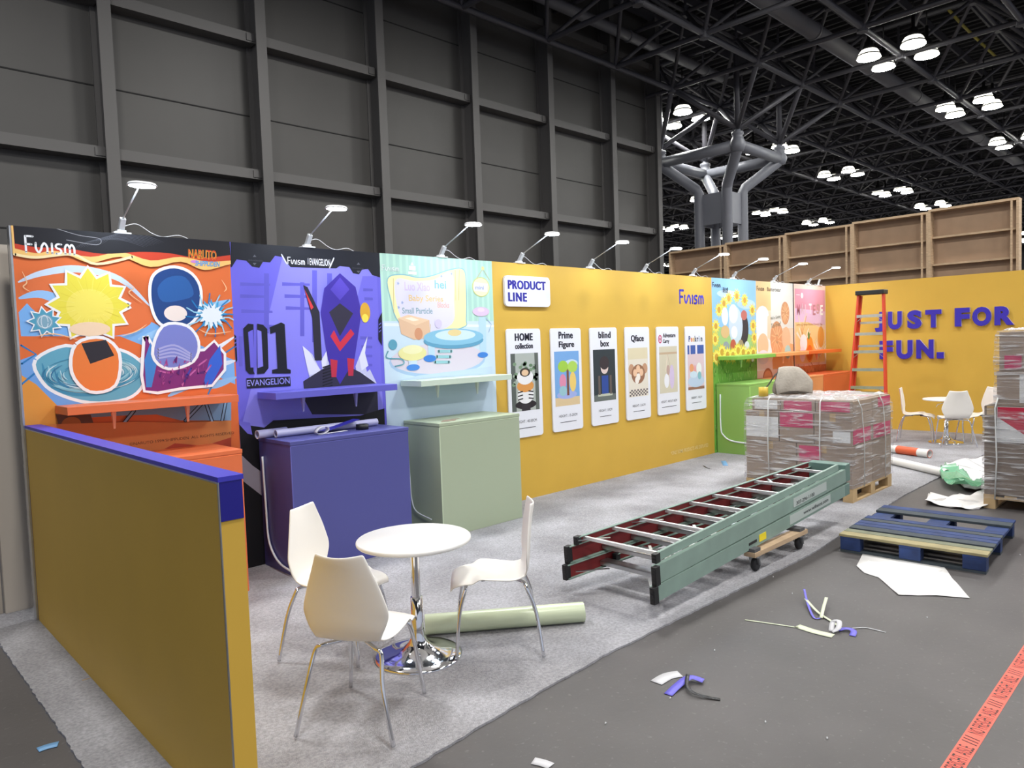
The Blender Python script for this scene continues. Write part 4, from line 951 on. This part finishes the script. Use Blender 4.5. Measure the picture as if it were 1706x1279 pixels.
l2 = step_ladder_flat('folding_ladder', 'lower green fibreglass stepladder lying folded on the dolly', .118, .283, flip=True, y_shift=-.0, x_shift=-.0)
l1 = step_ladder_flat('folding_ladder', 'upper green fibreglass stepladder with dark red inner rails, lying folded on the other', .228, .408, y_shift=.005, x_shift=.03)
for t_ in (l1, l2): t_['group'] = 'folded ladders stacked on the dolly'
s = MB(); s.box(1.38, 1.49, -.0055, -.0035, .02, .075); s.build('warning_label', mat('yellow_sticker', (236, 214, 40), .4), l2)
s = MB(); s.box(1.22, 1.34, -.0055, -.0035, .035, .055); s.build('rating_plate', m_black, l2)
mlab = mat('pale_sticker', (176, 186, 182), .5)
s = MB(); s.box(1.95, 2.6, -.0055, -.0035, .025, .1); s.build('safety_label', mlab, l1)
s = MB(); s.box(1.9, 2.7, -.0055, -.0035, .02, .095); s.build('safety_label', mlab, l2)
def lettering(t_, s_, x, z, w_, h, y=-.0062):
    vs_, fs = text_mesh(s_, .02); vs_ = fit(vs_, w_, h); s = MB(); s.add([(x+v.x, y, z+v.y) for v in vs_], fs); s.build('lettering', mat('dark_ink', (50, 52, 54), .6), t_, fix=False)
lettering(l1, '307-296-1100', 2.0, .035, .35, .03); lettering(l2, 'www.willscot.com', 2.15, .045, .5, .03)

# dolly
t = thing('dolly', 'low wooden four-wheel dolly under the stacked ladders', 'dolly', (4.38, -2.86, .0125))
for (a, c_) in (((-.45, -.3), (.45, -.3)), ((-.45, .26), (.45, .26))):
    s = MB(); s.box(a[0], c_[0], a[1]-.045, a[1]+.045, .125, .16); s.build('long_board', m_wood, t)
for xx in (-.4, .36):
    s = MB(); s.box(xx-.045, xx+.045, -.34, .3, .16, .185); s.build('cross_board', mat('grey_board', (84, 84, 86), .8), t)
rb = mat('rubber', (34, 34, 36), .7)
for xx in (-.38, .36):
    for yy in (-.3, .26):
        s = MB(); s.box(xx-.03, xx+.03, yy-.04, yy+.04, .113, .125); s.bar((xx, yy-.025, .115), (xx+.02, yy-.025, .05), .004, .04, up=(0, 1, 0)); s.bar((xx, yy+.025, .115), (xx+.02, yy+.025, .05), .004, .04, up=(0, 1, 0)); o = s.build('caster_fork', m_alu, t)
        s = MB(); R2 = Matrix.Translation((xx+.02, yy, .052)) @ Matrix.Rotation(PI/2, 4, 'X')
        b_ = MB(); b_.lathe([(.02, -.016), (.045, -.018), (.052, -.01), (.052, .01), (.045, .018), (.02, .016)], 20); b_.v = [tuple(R2 @ Vector(v)) for v in b_.v]; w_ = b_.build('wheel', rb, o)

# orange stepladder standing by the yellow wall
m_or = mat('orange_fibreglass', (206, 62, 34), .45)
def std_ladder():
    X0 = 11.45
    (ya, za), (yb, zb), (yc, zc) = Xp(1431, 484, X0), Xp(1472, 483, X0), Xp(1487, 737, X0)
    zt = (za+zb)/2; w_top = ya-yb; cy = (ya+yb)/2; hb = abs(yc-cy)
    t = thing('stepladder', 'tall orange fibreglass stepladder with aluminium steps standing before the yellow wall', 'ladder', (X0, cy, .012))
    lean = .26; zt -= .012
    wt = w_top/2
    def px_(z): return -lean*(1-z/zt)
    def hw(z): return hb+(wt-hb)*z/zt
    for sgn in (-1, 1):
        s = MB(); s.bar((px_(0), sgn*hw(0), .03), (px_(zt), sgn*hw(zt), zt-.05), .03, .08, up=(1, 0, 0)); s.build('rail', m_or, t)
        s = MB(); s.box(px_(0)-.045, px_(0)+.045, sgn*hw(0)-.02, sgn*hw(0)+.02, 0, .05); s.build('foot', m_black, t)
        s = MB(); s.bar((px_(0)+.1, sgn*hw(0)*.92, .01), (.05, sgn*hw(zt)*.9, zt-.08), .025, .05, up=(1, 0, 0)); s.build('rear_rail', m_or, t)
    for k in range(7):
        z = .30+k*.29; 
        s = MB(); s.box(px_(z)-.045, px_(z)+.035, -hw(z)+.012, hw(z)-.012, z, z+.012); s.box(px_(z)-.047, px_(z)-.041, -hw(z)+.012, hw(z)-.012, z-.035, z+.012); s.build('step', m_alu, t)
        if k in (2, 4, 6):
            s = MB()
            for sgn in (-1, 1): s.bar((px_(z)-.03, sgn*(hw(z)-.01), z-.1), (px_(z)-.03, sgn*(hw(z)-.13), z), .02, .005)
            s.build('knee_brace', m_alu, t)
    for k in range(5):
        z = .4+k*.38; f = z/zt; s = MB(); xx = px_(0)+.1+(.05-px_(0)-.1)*f; yy = (hb*.92+(wt*.9-hb*.92)*f); s.bar((xx, -yy, z), (xx, yy, z), .02, .035); s.build('rear_bar', m_alu, t)
    s = MB(); s.box(-.09, .12, -wt-.03, wt+.03, zt-.07, zt); s.build('top_cap', m_black, t, .01)
std_ladder()

# ================================================================== PALLET LOADS
def wrapmat(lo=.10, nm='stretch_film', sc=(.8, .8, 9)):
    m = bpy.data.materials.new(nm); m.use_nodes = True; nt = m.node_tree; nt.nodes.clear()
    out_ = nt.nodes.new('ShaderNodeOutputMaterial'); tr = nt.nodes.new('ShaderNodeBsdfTransparent'); tr.inputs[0].default_value = (.97, .97, .98, 1)
    gl = nt.nodes.new('ShaderNodeBsdfPrincipled'); gl.inputs['Base Color'].default_value = (.82, .82, .84, 1); gl.inputs['Roughness'].default_value = .18
    tc = nt.nodes.new('ShaderNodeTexCoord'); mp = nt.nodes.new('ShaderNodeMapping'); mp.inputs['Scale'].default_value = sc; mp.inputs['Rotation'].default_value = (.18, -.12, 0)
    nz = nt.nodes.new('ShaderNodeTexNoise'); nz.inputs['Scale'].default_value = 4; nz.inputs['Detail'].default_value = 8; nz.inputs['Distortion'].default_value = .6
    nt.links.new(tc.outputs['Object'], mp.inputs[0]); nt.links.new(mp.outputs[0], nz.inputs['Vector'])
    r = nt.nodes.new('ShaderNodeValToRGB'); r.color_ramp.elements[0].position = .50; r.color_ramp.elements[0].color = (lo, lo, lo, 1); r.color_ramp.elements[1].position = .70; r.color_ramp.elements[1].color = (.75, .75, .75, 1)
    nt.links.new(nz.outputs[0], r.inputs[0])
    bp = nt.nodes.new('ShaderNodeBump'); bp.inputs['Strength'].default_value = 1; bp.inputs['Distance'].default_value = .06; nt.links.new(nz.outputs[0], bp.inputs['Height']); nt.links.new(bp.outputs[0], gl.inputs['Normal'])
    mx = nt.nodes.new('ShaderNodeMixShader'); nt.links.new(r.outputs[0], mx.inputs[0]); nt.links.new(tr.outputs[0], mx.inputs[1]); nt.links.new(gl.outputs[0], mx.inputs[2]); nt.links.new(mx.outputs[0], out_.inputs[0])
    return m
m_film = wrapmat(); m_film2 = wrapmat(.42, 'crinkled_film', (3, 3, 3))
m_pw = mat('pallet_wood', (186, 158, 116), .8, noise=.15, nscale=6); m_pink = mat('magenta_print', (190, 34, 92), .5); m_lab = mat('label_paper', (214, 214, 212), .6); m_redp = mat('red_print', (186, 28, 62), .5)
def pallet(name, x0, x1, y0, y1, label, ms, z=.012, boards=7, top_m=None, cat='pallet'):
    t = thing(name, label, cat, (x0, y0, z)); W, D = x1-x0, y1-y0
    for yy in (0, D/2-.05, D-.1):
        for xx in (0, W/2-.06, W-.12):
            box('block', xx, xx+.12, yy, yy+.1, .018, .1, ms, t)
        box('bottom_board', 0, W, yy, yy+.1, 0, .018, ms, t)
    for k in range(3):
        xx = (0, W/2-.06, W-.12)[k]; box('stringer', xx, xx+.12, 0, D, .1, .12, ms, t)
    for k in range(boards):
        f = k*(D-.1)/(boards-1); box('deck_board', 0, W, f, f+.1 if boards < 8 else f+.095, .12, .14, top_m[k] if top_m else ms, t)
    return t
def carton(x0, x1, y0, y1, z0, z1, label, group, m=None, prints=()):
    t = thing('cardboard_box', label, 'box', (x0, y0, z0), 0, group); g = .004
    W, D, Hh = x1-x0, y1-y0, z1-z0
    box('carton', g, W-g, g, D-g, 0, Hh-.003, m or m_card, t, .004)
    s = MB(); s.box(W/2-.03, W/2+.03, g, D-g, Hh-.003, Hh-.0015); s.box(g-.0012, g, D/2-.03, D/2+.03, Hh-.09, Hh-.003); s.build('packing_tape', mat('brown_tape', (176, 150, 112), .3), t)
    for (fc, a, c_, e, f, mm) in prints:   # face 'L' (-x) in (y,z) fractions; 'F' (-y) in (x,z)
        s = MB()
        if fc == 'L': s.box(g-.002, g-.0005, D*a, D*c_, Hh*e, Hh*f)
        elif fc == 'F': s.box(W*a, W*c_, g-.002, g-.0005, Hh*e, Hh*f)
        else: s.box(W*a, W*c_, D*e, D*f, Hh-.0028, Hh-.0012)
        s.build('printed_area', mm, t)
    return t
def film(label, x0, x1, y0, y1, z0, z1, seed, open_bottom=True, shoulder=None):
    rnd = random.Random(seed); s = MB(); nu, nv = 44, 16; N = 4*nu//4
    per = []
    for k in range(nu):
        f = k/nu*4; e = int(f); g_ = f-e
        per.append([(x0+(x1-x0)*g_, y0), (x1, y0+(y1-y0)*g_), (x1-(x1-x0)*g_, y1), (x0, y1-(y1-y0)*g_)][e])
    vs_ = []; cx, cy = (x0+x1)/2, (y0+y1)/2
    for j in range(nv+1):
        z = z0+(z1-z0)*j/nv
        for (x, y) in per:
            d = rnd.uniform(.0, .004)+.006+.004*math.sin(j*.9+x*7+y*5)
            k = 1-.05*max(0, (j/nv-.9)/.1) ; vs_.append((cx+(x-cx)*k+math.copysign(d, x-cx), cy+(y-cy)*k+math.copysign(d, y-cy), z))
    fs = [(j*nu+k, j*nu+(k+1) % nu, (j+1)*nu+(k+1) % nu, (j+1)*nu+k) for j in range(nv) for k in range(nu)]
    s.add(vs_, fs, 0, True)
    # crinkled top
    m_ = 16; tv = []
    for i in range(m_+1):
        for j in range(m_+1):
            e = min(i, m_-i, j, m_-j)/m_
            tv.append((x0+(x1-x0)*(.025+.95*i/m_), y0+(y1-y0)*(.025+.95*j/m_), z1+rnd.uniform(0.002, .03)*(1 if e > 0 else .2)))
    s.add(tv, [(i*(m_+1)+j, (i+1)*(m_+1)+j, (i+1)*(m_+1)+j+1, i*(m_+1)+j+1) for i in range(m_) for j in range(m_)], 1, False)
    return tag(s.build('stretch_wrap', [m_film, m_film2], fix=False), label, 'plastic wrap')
ax0, ax1, ay0, ay1 = 6.67, 7.81, -2.87, -1.68
pallet('pallet', ax0, ax1, ay0, ay1, 'raw wooden pallet under the wrapped boxes at the end of the ladders', m_pw)
GA = 'boxes wrapped on the middle pallet'
zb = .154; ym = (ay0+ay1)/2; xm = (ax0+ax1)/2
y3 = [ay0, ay0+.40, ay0+.79, ay1]
carton(ax0, xm, ay0, ym, zb, .60, 'brown box at the bottom left corner nearest the ladders on the middle pallet', GA, prints=[('L', .55, .95, .55, .95, m_pink)])
carton(ax0, xm, ym, ay1, zb, .60, 'brown box at the bottom far left of the middle pallet', GA)
carton(xm, ax1, ay0, ym, zb, .60, 'brown box at the bottom right of the middle pallet, facing the aisle', GA)
carton(xm, ax1, ym, ay1, zb, .60, 'brown box at the bottom rear of the middle pallet', GA)
pr = [[('L', .05, .5, .1, .45, m_lab)], [('L', .03, .97, .5, .98, m_pink)], [('L', .02, .98, .12, .8, m_lab)]]
nm_ = ['nearest the ladders', 'with a magenta top half', 'with a white label']
for k in range(3):
    carton(ax0, xm, y3[k], y3[k+1], .60, .94, 'second-tier brown box %s on the left face of the middle pallet' % nm_[k], GA, prints=pr[k]+([('F', .05, .9, .05, .5, m_pink)] if k == 0 else []))
    carton(xm, ax1, y3[k], y3[k+1], .60, .94, 'second-tier brown box on the right half of the middle pallet, %s row' % ('front', 'centre', 'rear')[k], GA, prints=[('F', .05, .95, .05, .5, m_pink)] if k == 0 else [])
for k in range(3):
    carton(ax0+.04, xm, y3[k]+(.0 if k == 0 else 0), y3[k+1]-(.06 if k == 2 else 0), .94, 1.07, 'top-tier flat box on the left half of the middle pallet, %s row' % ('front', 'centre', 'rear')[k], GA, prints=[('L', .1, .9, .1, .9, m_pink if k < 2 else m_lab)])
    carton(xm, ax1-.02, y3[k], y3[k+1], .94, 1.07, 'top-tier flat box on the right half of the middle pallet, %s row' % ('front', 'centre', 'rear')[k], GA, prints=[('F', .3, .98, .1, .9, m_pink), ('T', .3, .6, .3, .6, m_pink)] if k < 2 else [])
film('clear stretch wrap around the boxes on the middle pallet', ax0-.004, ax1+.004, ay0-.004, ay1+.004, .16, 1.078, 3)
m_str = mat('white_strap', (214, 216, 214), .4)
def strap(pts, label, w_=.014):
    s = MB(); s.tube(pts, w_/2, 5); return tag(s.build('packing_strap', m_str), label, 'strap')
xs = ax0-.022
for yy, lab in ((-1.97, 'white packing strap down the left face of the middle pallet load, far one'), (-2.55, 'white packing strap down the left face of the middle pallet load, near one')):
    strap([(xs, yy, .15), (xs, yy+.01, .6), (xs, yy, 1.06), (xs+.05, yy, 1.1)], lab)
for xx, lab in ((6.93, 'white packing strap on the front face of the middle pallet load, left one'), (7.55, 'white packing strap on the front face of the middle pallet load, right one')):
    strap([(xx, ay0-.022, .15), (xx+.01, ay0-.022, .6), (xx-.06, ay0-.022, .98), (xx-.12, ay0-.0, 1.1)], lab, .01)

# messenger bag
def bag():
    x, y = F(1318, 656, 1.1); z = 1.1
    t = thing('messenger_bag', 'grey canvas messenger bag with black strap on top of the wrapped boxes', 'bag', (x, y, z), -.75)
    mb = mat('grey_canvas', (168, 160, 148), .85, noise=.06, nscale=10, bump=.3, bscale=40)
    def loft(rings, name, m, par):
        s = MB(); n_ = len(rings[0]); vs_ = [p for r in rings for p in r]
        s.add(vs_, [(i*n_+k, i*n_+(k+1) % n_, (i+1)*n_+(k+1) % n_, (i+1)*n_+k) for i in range(len(rings)-1) for k in range(n_)], 0, True)
        s.add(rings[0], [tuple(range(n_))]); s.add(rings[-1], [tuple(range(n_))]); o = s.build(name, m, par); md = o.modifiers.new('s', 'SUBSURF'); md.levels = md.render_levels = 1; return o
    rings = []
    for z_, w_, d_, ox in ((0, .21, .1, .0), (.03, .225, .11, .0), (.1, .205, .1, .0), (.18, .155, .07, -.015), (.25, .1, .045, -.04), (.3, .05, .02, -.05)):
        rings.append([(ox+w_*math.copysign(abs(math.cos(a))**.6, math.cos(a))+.008*math.sin(5*a+9*z_), d_*math.copysign(abs(math.sin(a))**.7, math.sin(a))+.01*math.sin(4*a+20*z_), z_+.012*math.sin(3*a)) for a in [2*PI*k/16 for k in range(16)]])
    loft(rings, 'bag_body', mat('grey_canvas_body', (140, 133, 123), .85, noise=.08, nscale=10, bump=.4, bscale=40), t)
    s = MB(); prof = [(.06, .24), (.0, .315), (-.07, .27), (-.115, .18), (-.13, .09), (-.125, .04)]; vs_ = []
    for i, (yy, zz) in enumerate(smc(prof, 3, False)):
        for k in range(9):
            u = -1+k/4; vs_.append((u*(.06+.15*min(1, i/9))-.045+.03*min(1, i/9), yy+.012*math.sin(5*u+i*.7), zz-.03*u*u*min(1, i/9)))
    ln = len(vs_)//9; s.add(vs_, [(i*9+k, i*9+k+1, (i+1)*9+k+1, (i+1)*9+k) for i in range(ln-1) for k in range(8)], 0, True)
    o = s.build('flap', mb, t, fix=False); md = o.modifiers.new('s', 'SOLIDIFY'); md.thickness = .006
    s = MB(); s.tube([vs_[(ln-1)*9+k] for k in range(9)], .006, 6); s.tube([vs_[i*9+8] for i in range(0, ln, 2)], .005, 6); s.tube([vs_[i*9] for i in range(0, ln, 2)], .005, 6); s.build('flap_piping', mat('dark_piping', (74, 68, 64), .8), o)
    s = MB(); pts = smc([(-.12, .02, .27), (-.19, .0, .22), (-.26, 0, .12), (-.33, .0, .04), (-.3, -.04, .008), (-.22, -.07, .008)], 4, False); vs_ = []
    for q in pts: vs_ += [(q[0], q[1]-.02, q[2]), (q[0], q[1]+.02, q[2])]
    s.add(vs_, [(2*i, 2*i+1, 2*i+3, 2*i+2) for i in range(len(pts)-1)]); o = s.build('shoulder_strap', m_black, t, fix=False); md = o.modifiers.new('s', 'SOLIDIFY'); md.thickness = .003
bag()
s = MB(); s.lathe([(.038, 0), (.052, 0), (.052, .1), (.038, .1), (.038, 0)], 24, cap=False); o = s.build('tape_roll', mat('yellow_tape', (214, 178, 60), .4)); o.location = (*F(1272, 660, 1.092), 1.096); tag(o, 'yellow tape roll beside the bag on the wrapped boxes', 'tape roll')

# right-hand tall load
bx0, bx1, by1 = 7.27, 8.4, -3.90; by0 = by1-1.15
pallet('pallet', bx0, bx1, by0, by1, 'wooden pallet under the tall wrapped load at the right edge', m_pw, z=.0)
GB = 'boxes wrapped on the right-hand pallet'
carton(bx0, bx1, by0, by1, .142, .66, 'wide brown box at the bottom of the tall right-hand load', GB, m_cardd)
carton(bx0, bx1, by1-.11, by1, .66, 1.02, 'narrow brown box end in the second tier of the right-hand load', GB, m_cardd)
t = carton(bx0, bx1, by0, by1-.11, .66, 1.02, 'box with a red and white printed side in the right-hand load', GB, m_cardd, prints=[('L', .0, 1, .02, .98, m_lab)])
s = MB(); D_ = by1-.11-by0
s.add([(.0012, D_-.005, .35), (.0012, D_-.005, .25), (.0012, D_-.35, .0), (.0012, 0, .0), (.0012, 0, .35)], [(0, 1, 2, 3, 4)]); o = s.build('printed_area', m_redp, t, fix=False)
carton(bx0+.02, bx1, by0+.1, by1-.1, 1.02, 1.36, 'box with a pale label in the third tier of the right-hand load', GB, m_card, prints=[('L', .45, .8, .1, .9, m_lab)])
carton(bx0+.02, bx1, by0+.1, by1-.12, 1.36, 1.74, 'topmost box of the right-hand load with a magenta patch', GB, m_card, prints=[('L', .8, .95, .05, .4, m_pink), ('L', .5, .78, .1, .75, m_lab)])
film('clear stretch wrap around the lower boxes at the right edge', bx0-.004, bx1+.004, by0-.004, by1+.004, .1, 1.028, 5)
film('crinkled stretch wrap around the upper boxes at the right edge', bx0+.014, bx1+.004, by0+.09, by1-.09, 1.035, 1.75, 6)
strap([(bx0-.022, by1-.1, .1), (bx0-.022, by1-.115, .5), (bx0-.022, by1-.1, 1.0), (bx0-.0, by1-.12, 1.1)], 'white packing strap on the right-hand pallet load')

# blue pallets on the floor
m_ty2 = mat('greenish_worn_board', (112, 116, 96), .8, noise=.2, nscale=8); m_bp = mat('worn_blue_paint', (34, 54, 100), .75, noise=.4, nscale=7); m_dk = mat('weathered_dark_board', (58, 66, 72), .8, noise=.2, nscale=9); m_ty = mat('bare_worn_board', (150, 140, 104), .8, noise=.15, nscale=8)
def blue_pallet():
    P = [F(1394, 905, .13), F(1640, 943, .13), F(1706, 893, .13), F(1475, 852, .13)]
    c0 = Vector((*F(1400, 918), 0)); c1 = Vector((*F(1643, 957), 0)); ax = (c1-c0).normalized(); L = (c1-c0).length
    c1b = Vector((*F(1500, 845, .14), 0)); ay = Vector((-ax.y, ax.x, 0))
    if ay.x < 0: ay = -ay
    t = thing('blue_pallet', 'worn blue wooden pallet lying on the dark floor of the aisle', 'pallet', (c0.x, c0.y, 0), math.atan2(ax.y, ax.x))
    D = 1.27
    for yy in (0, D/2-.05, D-.1):
        for xx in (0, L/2-.07, L-.15): box('block', xx, xx+.15, yy, yy+.1, .018, .105, m_bp, t, .004)
    for xx in (0, L/2-.07, L-.15):
        box('stringer_board', xx, xx+.15, 0, D, .105, .125, m_bp, t)
    for yy in (0, D/2-.05, D-.1): box('bottom_board', 0, L, yy, yy+.1, 0, .018, m_dk, t)
    for f, wd, mm in ((0, .11, m_ty), (.118, .09, m_ty2), (.25, .11, m_dk), (.37, .085, m_bp), (.465, .09, m_bp), (.57, .085, m_dk), (.67, .09, m_bp), (1.0, .13, m_dk), (1.14, .12, m_bp)):
        s = MB(); s.box(-.01, L+.01, f, f+wd, .125, .146); s.build('deck_board', mm, t, .003)
blue_pallet()

# ================================================================== FLOOR CLUTTER
m_paper = mat('white_paper', (226, 224, 222), .6)
def sheet(name, pix, label, m, cat, z=.003, crumple=0, nseg=14, base=0.0, thick=.001, fold=None):
    P = [F(*q) for q in pix]; xs_ = [p[0] for p in P]; ys_ = [p[1] for p in P]
    bm = bmesh.new(); vs_ = [bm.verts.new((p[0], p[1], base+z)) for p in P]; f = bm.faces.new(vs_)
    bmesh.ops.triangulate(bm, faces=bm.faces[:]); 
    for _ in range(4 if crumple else 1): bmesh.ops.subdivide_edges(bm, edges=[e for e in bm.edges if e.calc_length() > .05], cuts=1)
    rnd = random.Random(len(label))
    for v in bm.verts:
        k = crumple*(.5+.5*math.sin(v.co.x*17+v.co.y*9)+.4*math.sin(v.co.x*5-v.co.y*23)+rnd.uniform(0, .5)); v.co.z = base+z+max(0, k)
    me = bpy.data.meshes.new(name); bmesh.ops.recalc_face_normals(bm, faces=bm.faces); bm.to_mesh(me); bm.free(); me.materials.append(m)
    for p in me.polygons: p.use_smooth = crumple < .02
    o = bpy.data.objects.new(name, me); C.objects.link(o); md = o.modifiers.new('s', 'SOLIDIFY'); md.thickness = thick; md.offset = 1
    return tag(o, label, cat)
o = sheet('paper_sheet', [(1437, 924), (1565, 935), (1585, 962), (1616, 997), (1560, 993), (1497, 992), (1463, 962), (1440, 955), (1427, 944)], 'large white paper sheet lying on the dark floor before the blue pallet', m_paper, 'paper', crumple=.004)
sheet('paper_sheet', [(1550, 823), (1580, 832), (1610, 828), (1638, 820), (1660, 826), (1652, 846), (1610, 850), (1541, 841)], 'crumpled white paper sheet beside the right-hand pallet load', m_paper, 'paper', crumple=.03)
def plasticm(name, rgb, fac=.55):
    m = mat(name, rgb, .25); nt = m.node_tree; b_ = nt.nodes['Principled BSDF']; b_.inputs['Alpha'].default_value = fac; return m
sheet('plastic_sheet', [(1575, 776), (1610, 770), (1650, 764), (1665, 800), (1650, 820), (1610, 820), (1585, 795)], 'translucent white foam sheet spread on the carpet before the right-hand load', mat('foam_sheet', (214, 214, 216), .5), 'packing sheet', base=.012, crumple=.035)
sheet('film_heap', [(1565, 797), (1578, 782), (1592, 785), (1600, 800), (1640, 815), (1648, 824), (1600, 822), (1572, 812)], 'crumpled green plastic film heap on the edge of the carpet', plasticm('green_film', (126, 190, 152), .62), 'plastic film', base=.05, crumple=.06)
ro = roll('vinyl_roll', (*F(1549, 757, .06), .07), (*F(1430, 741, .06), .07), .058, mat('roll_white_orange', (226, 224, 222), .4), 'white vinyl roll with orange print, the rear of two on the carpet by the stepladder', mat('orange_print', (214, 96, 60), .4))
roll('vinyl_roll', (*F(1578, 790, .05), .062), (*F(1470, 765, .05), .062), .05, m_paper, 'plain white paper roll, the front of two on the carpet by the stepladder')
dv = Vector((*F(1430, 741, .06), .07))-Vector((*F(1549, 757, .06), .07)); s = MB(); s.tube([dv*.14, dv*.42], .0588, 28, cap=False); s.build('printed_band', mat('orange_print', (214, 96, 60), .4), ro)
# strip scraps
def ribbon(pix, w_, m, label, name='vinyl_scrap', z=.004, lift=None):
    P = [(*F(*q), z+(lift[i] if lift else 0)) for i, q in enumerate(pix)]; P = smc(P, 4, False); s = MB(); vs_ = []
    for i, p in enumerate(P):
        a = Vector(P[max(0, i-1)]); c = Vector(P[min(len(P)-1, i+1)]); d = (c-a); d.z = 0; d = d.normalized() if d.length > 0 else Vector((1, 0, 0)); n_ = Vector((-d.y, d.x, 0))*w_/2
        vs_ += [Vector(p)-n_, Vector(p)+n_]
    s.add(vs_, [(2*i, 2*i+1, 2*i+3, 2*i+2) for i in range(len(P)-1)], 0, True); o = s.build(name, m, fix=False); md = o.modifiers.new('s', 'SOLIDIFY'); md.thickness = .0015; md.offset = 1
    return tag(o, label, 'scrap', 'vinyl offcuts on the dark floor')
m_vs = mat('violet_scrap', (104, 98, 206), .45); m_ss = mat('sage_scrap', (206, 212, 186), .45); m_gs = mat('grey_scrap', (196, 196, 200), .5)
ribbon([(1241, 1033), (1290, 1040), (1330, 1046)], .012, m_ss, 'thin pale strip pointing left in the larger pile of offcuts')
ribbon([(1328, 1043), (1355, 1052), (1388, 1060)], .06, m_ss, 'wide pale sage strip in the larger pile of offcuts')
ribbon([(1340, 994), (1346, 1012), (1356, 1030), (1366, 1031)], .014, m_vs, 'upright bent violet strip in the larger pile of offcuts', lift=[.05, .02, .003, .003])
ribbon([(1342, 1005), (1362, 1022), (1385, 1036), (1402, 1048)], .018, m_ss, 'narrow pale strip crossing the larger pile of offcuts', lift=[.03, .01, .003, .003])
ribbon([(1377, 1008), (1372, 1020), (1368, 1031)], .02, m_ss, 'short pale strip standing at the top of the larger pile of offcuts', lift=[.05, .03, .005])
ribbon([(1385, 1052), (1388, 1044), (1398, 1046), (1396, 1053), (1386, 1054)], .03, m_gs, 'curled grey strip loop in the larger pile of offcuts', lift=[.0, .03, .04, .02, .004])
ribbon([(1396, 1050), (1410, 1050), (1422, 1054), (1420, 1060)], .035, m_vs, 'short folded violet strip at the right of the larger pile of offcuts', lift=[0, .01, .01, 0])
ribbon([(1420, 1047), (1440, 1046), (1452, 1048), (1476, 1054)], .008, m_gs, 'thin dark thread-like strip trailing right of the larger pile of offcuts')
ribbon([(1093, 1138), (1112, 1127), (1133, 1123)], .07, m_gs, 'white paper tag lying apart at the left of the smaller pile of offcuts')
ribbon([(1113, 1158), (1130, 1145), (1150, 1135), (1172, 1138)], .045, m_vs, 'broad violet strip in the smaller pile of offcuts', lift=[0, .01, .02, .01])
ribbon([(1146, 1133), (1145, 1150), (1160, 1160), (1200, 1166)], .02, mat('black_strip', (34, 34, 38), .4), 'black curved strip in the smaller pile of offcuts', lift=[.03, .02, .01, 0])
ribbon([(63, 1250), (80, 1244), (97, 1240)], .05, mat('blue_tape', (110, 160, 206), .5), 'pale blue tape scrap on the dark floor left of the half wall')
ribbon([(1205, 769), (1209, 777)], .07, mat('blue_tape', (110, 160, 206), .5), 'pale blue tape square on the carpet near the lime counter', z=.014)
ribbon([(1172, 777), (1178, 781), (1183, 782)], .02, m_black, 'small black strip on the carpet near the lime counter', z=.014)
ribbon([(888, 1268), (905, 1272), (918, 1277)], .05, m_gs, 'torn white scrap at the bottom edge of the picture')
ribbon([(137, 1137), (150, 1133)], .012, m_wood, 'wood splinter on the carpet beside the half wall', z=.014)
rnd = random.Random(5)
for k, (px_, py_) in enumerate([(1545, 1030), (1190, 1085), (1288, 962), (1320, 990), (1378, 1232), (1008, 1207), (1275, 1205), (1116, 1165), (1700, 925)]):
    s = MB(); s.tube([(0, 0, .003), (.012, .005, .004)], [.003, .004], 4); o = s.build('debris_crumb', m_gs); o.location = (*F(px_, py_), 0.001); tag(o, ('white debris crumb on the dark floor, ' + ['in front of the white paper sheet', 'near the carpet edge', 'by the dolly', 'between carpet and offcuts', 'beside the red tape', 'at the front edge of the aisle', 'below the offcut piles', 'under the smaller offcut pile', 'beside the blue pallet'][k]), 'debris', 'crumbs on the dark floor')
# red aisle tape with printed words
a0, a1 = F(1588, 1279), F(1706, 1098)
va, vb = Vector((*a0, 0)), Vector((*a1, 0)); d = (vb-va).normalized(); ang = math.atan2(d.y, d.x)
t = thing('floor_tape', 'red floor tape printed NO FREIGHT AISLE crossing the lower right corner', 'tape', tuple(va-d*1.0), ang)
LT = 3.2; TW = .075
s = MB(); s.box(0, LT, -TW/2, TW/2, .0005, .0015); s.build('tape_strip', mat('red_tape', (232, 92, 74), .5), t)
s = MB(); xx = .05
while xx < LT-.5:
    vs_, fs = text_mesh('NO FREIGHT AISLE', .008); vs_ = fit(vs_, .30, TW*.8)
    s.add([(xx+v.x, v.y-TW*.4, .0019) for v in vs_], fs)
    for k in range(3): s.add([(xx+.325+k*.025, -TW*.4, .0019), (xx+.333+k*.025, -TW*.4, .0019), (xx+.348+k*.025, TW*.4, .0019), (xx+.34+k*.025, TW*.4, .0019)], [(0, 1, 2, 3)])
    xx += .43
s.build('lettering', mat('tape_ink', (44, 20, 18), .6), t, fix=False)

# neighbouring panel at far left
box_ = box('neighbour_panel', -.135, .03, .33, .37, .0, 2.6, mat('beige_panel', (186, 176, 164), .6)); tag(box_, 'beige panel of the neighbouring stand at the left edge', 'panel')
box_ = box('neighbour_panel', -1.4, -.14, .40, .44, .0, 2.6, mat('grey_beige_panel', (172, 162, 150), .6)); tag(box_, 'darker grey panel strip at the far left edge behind the beige one', 'panel')
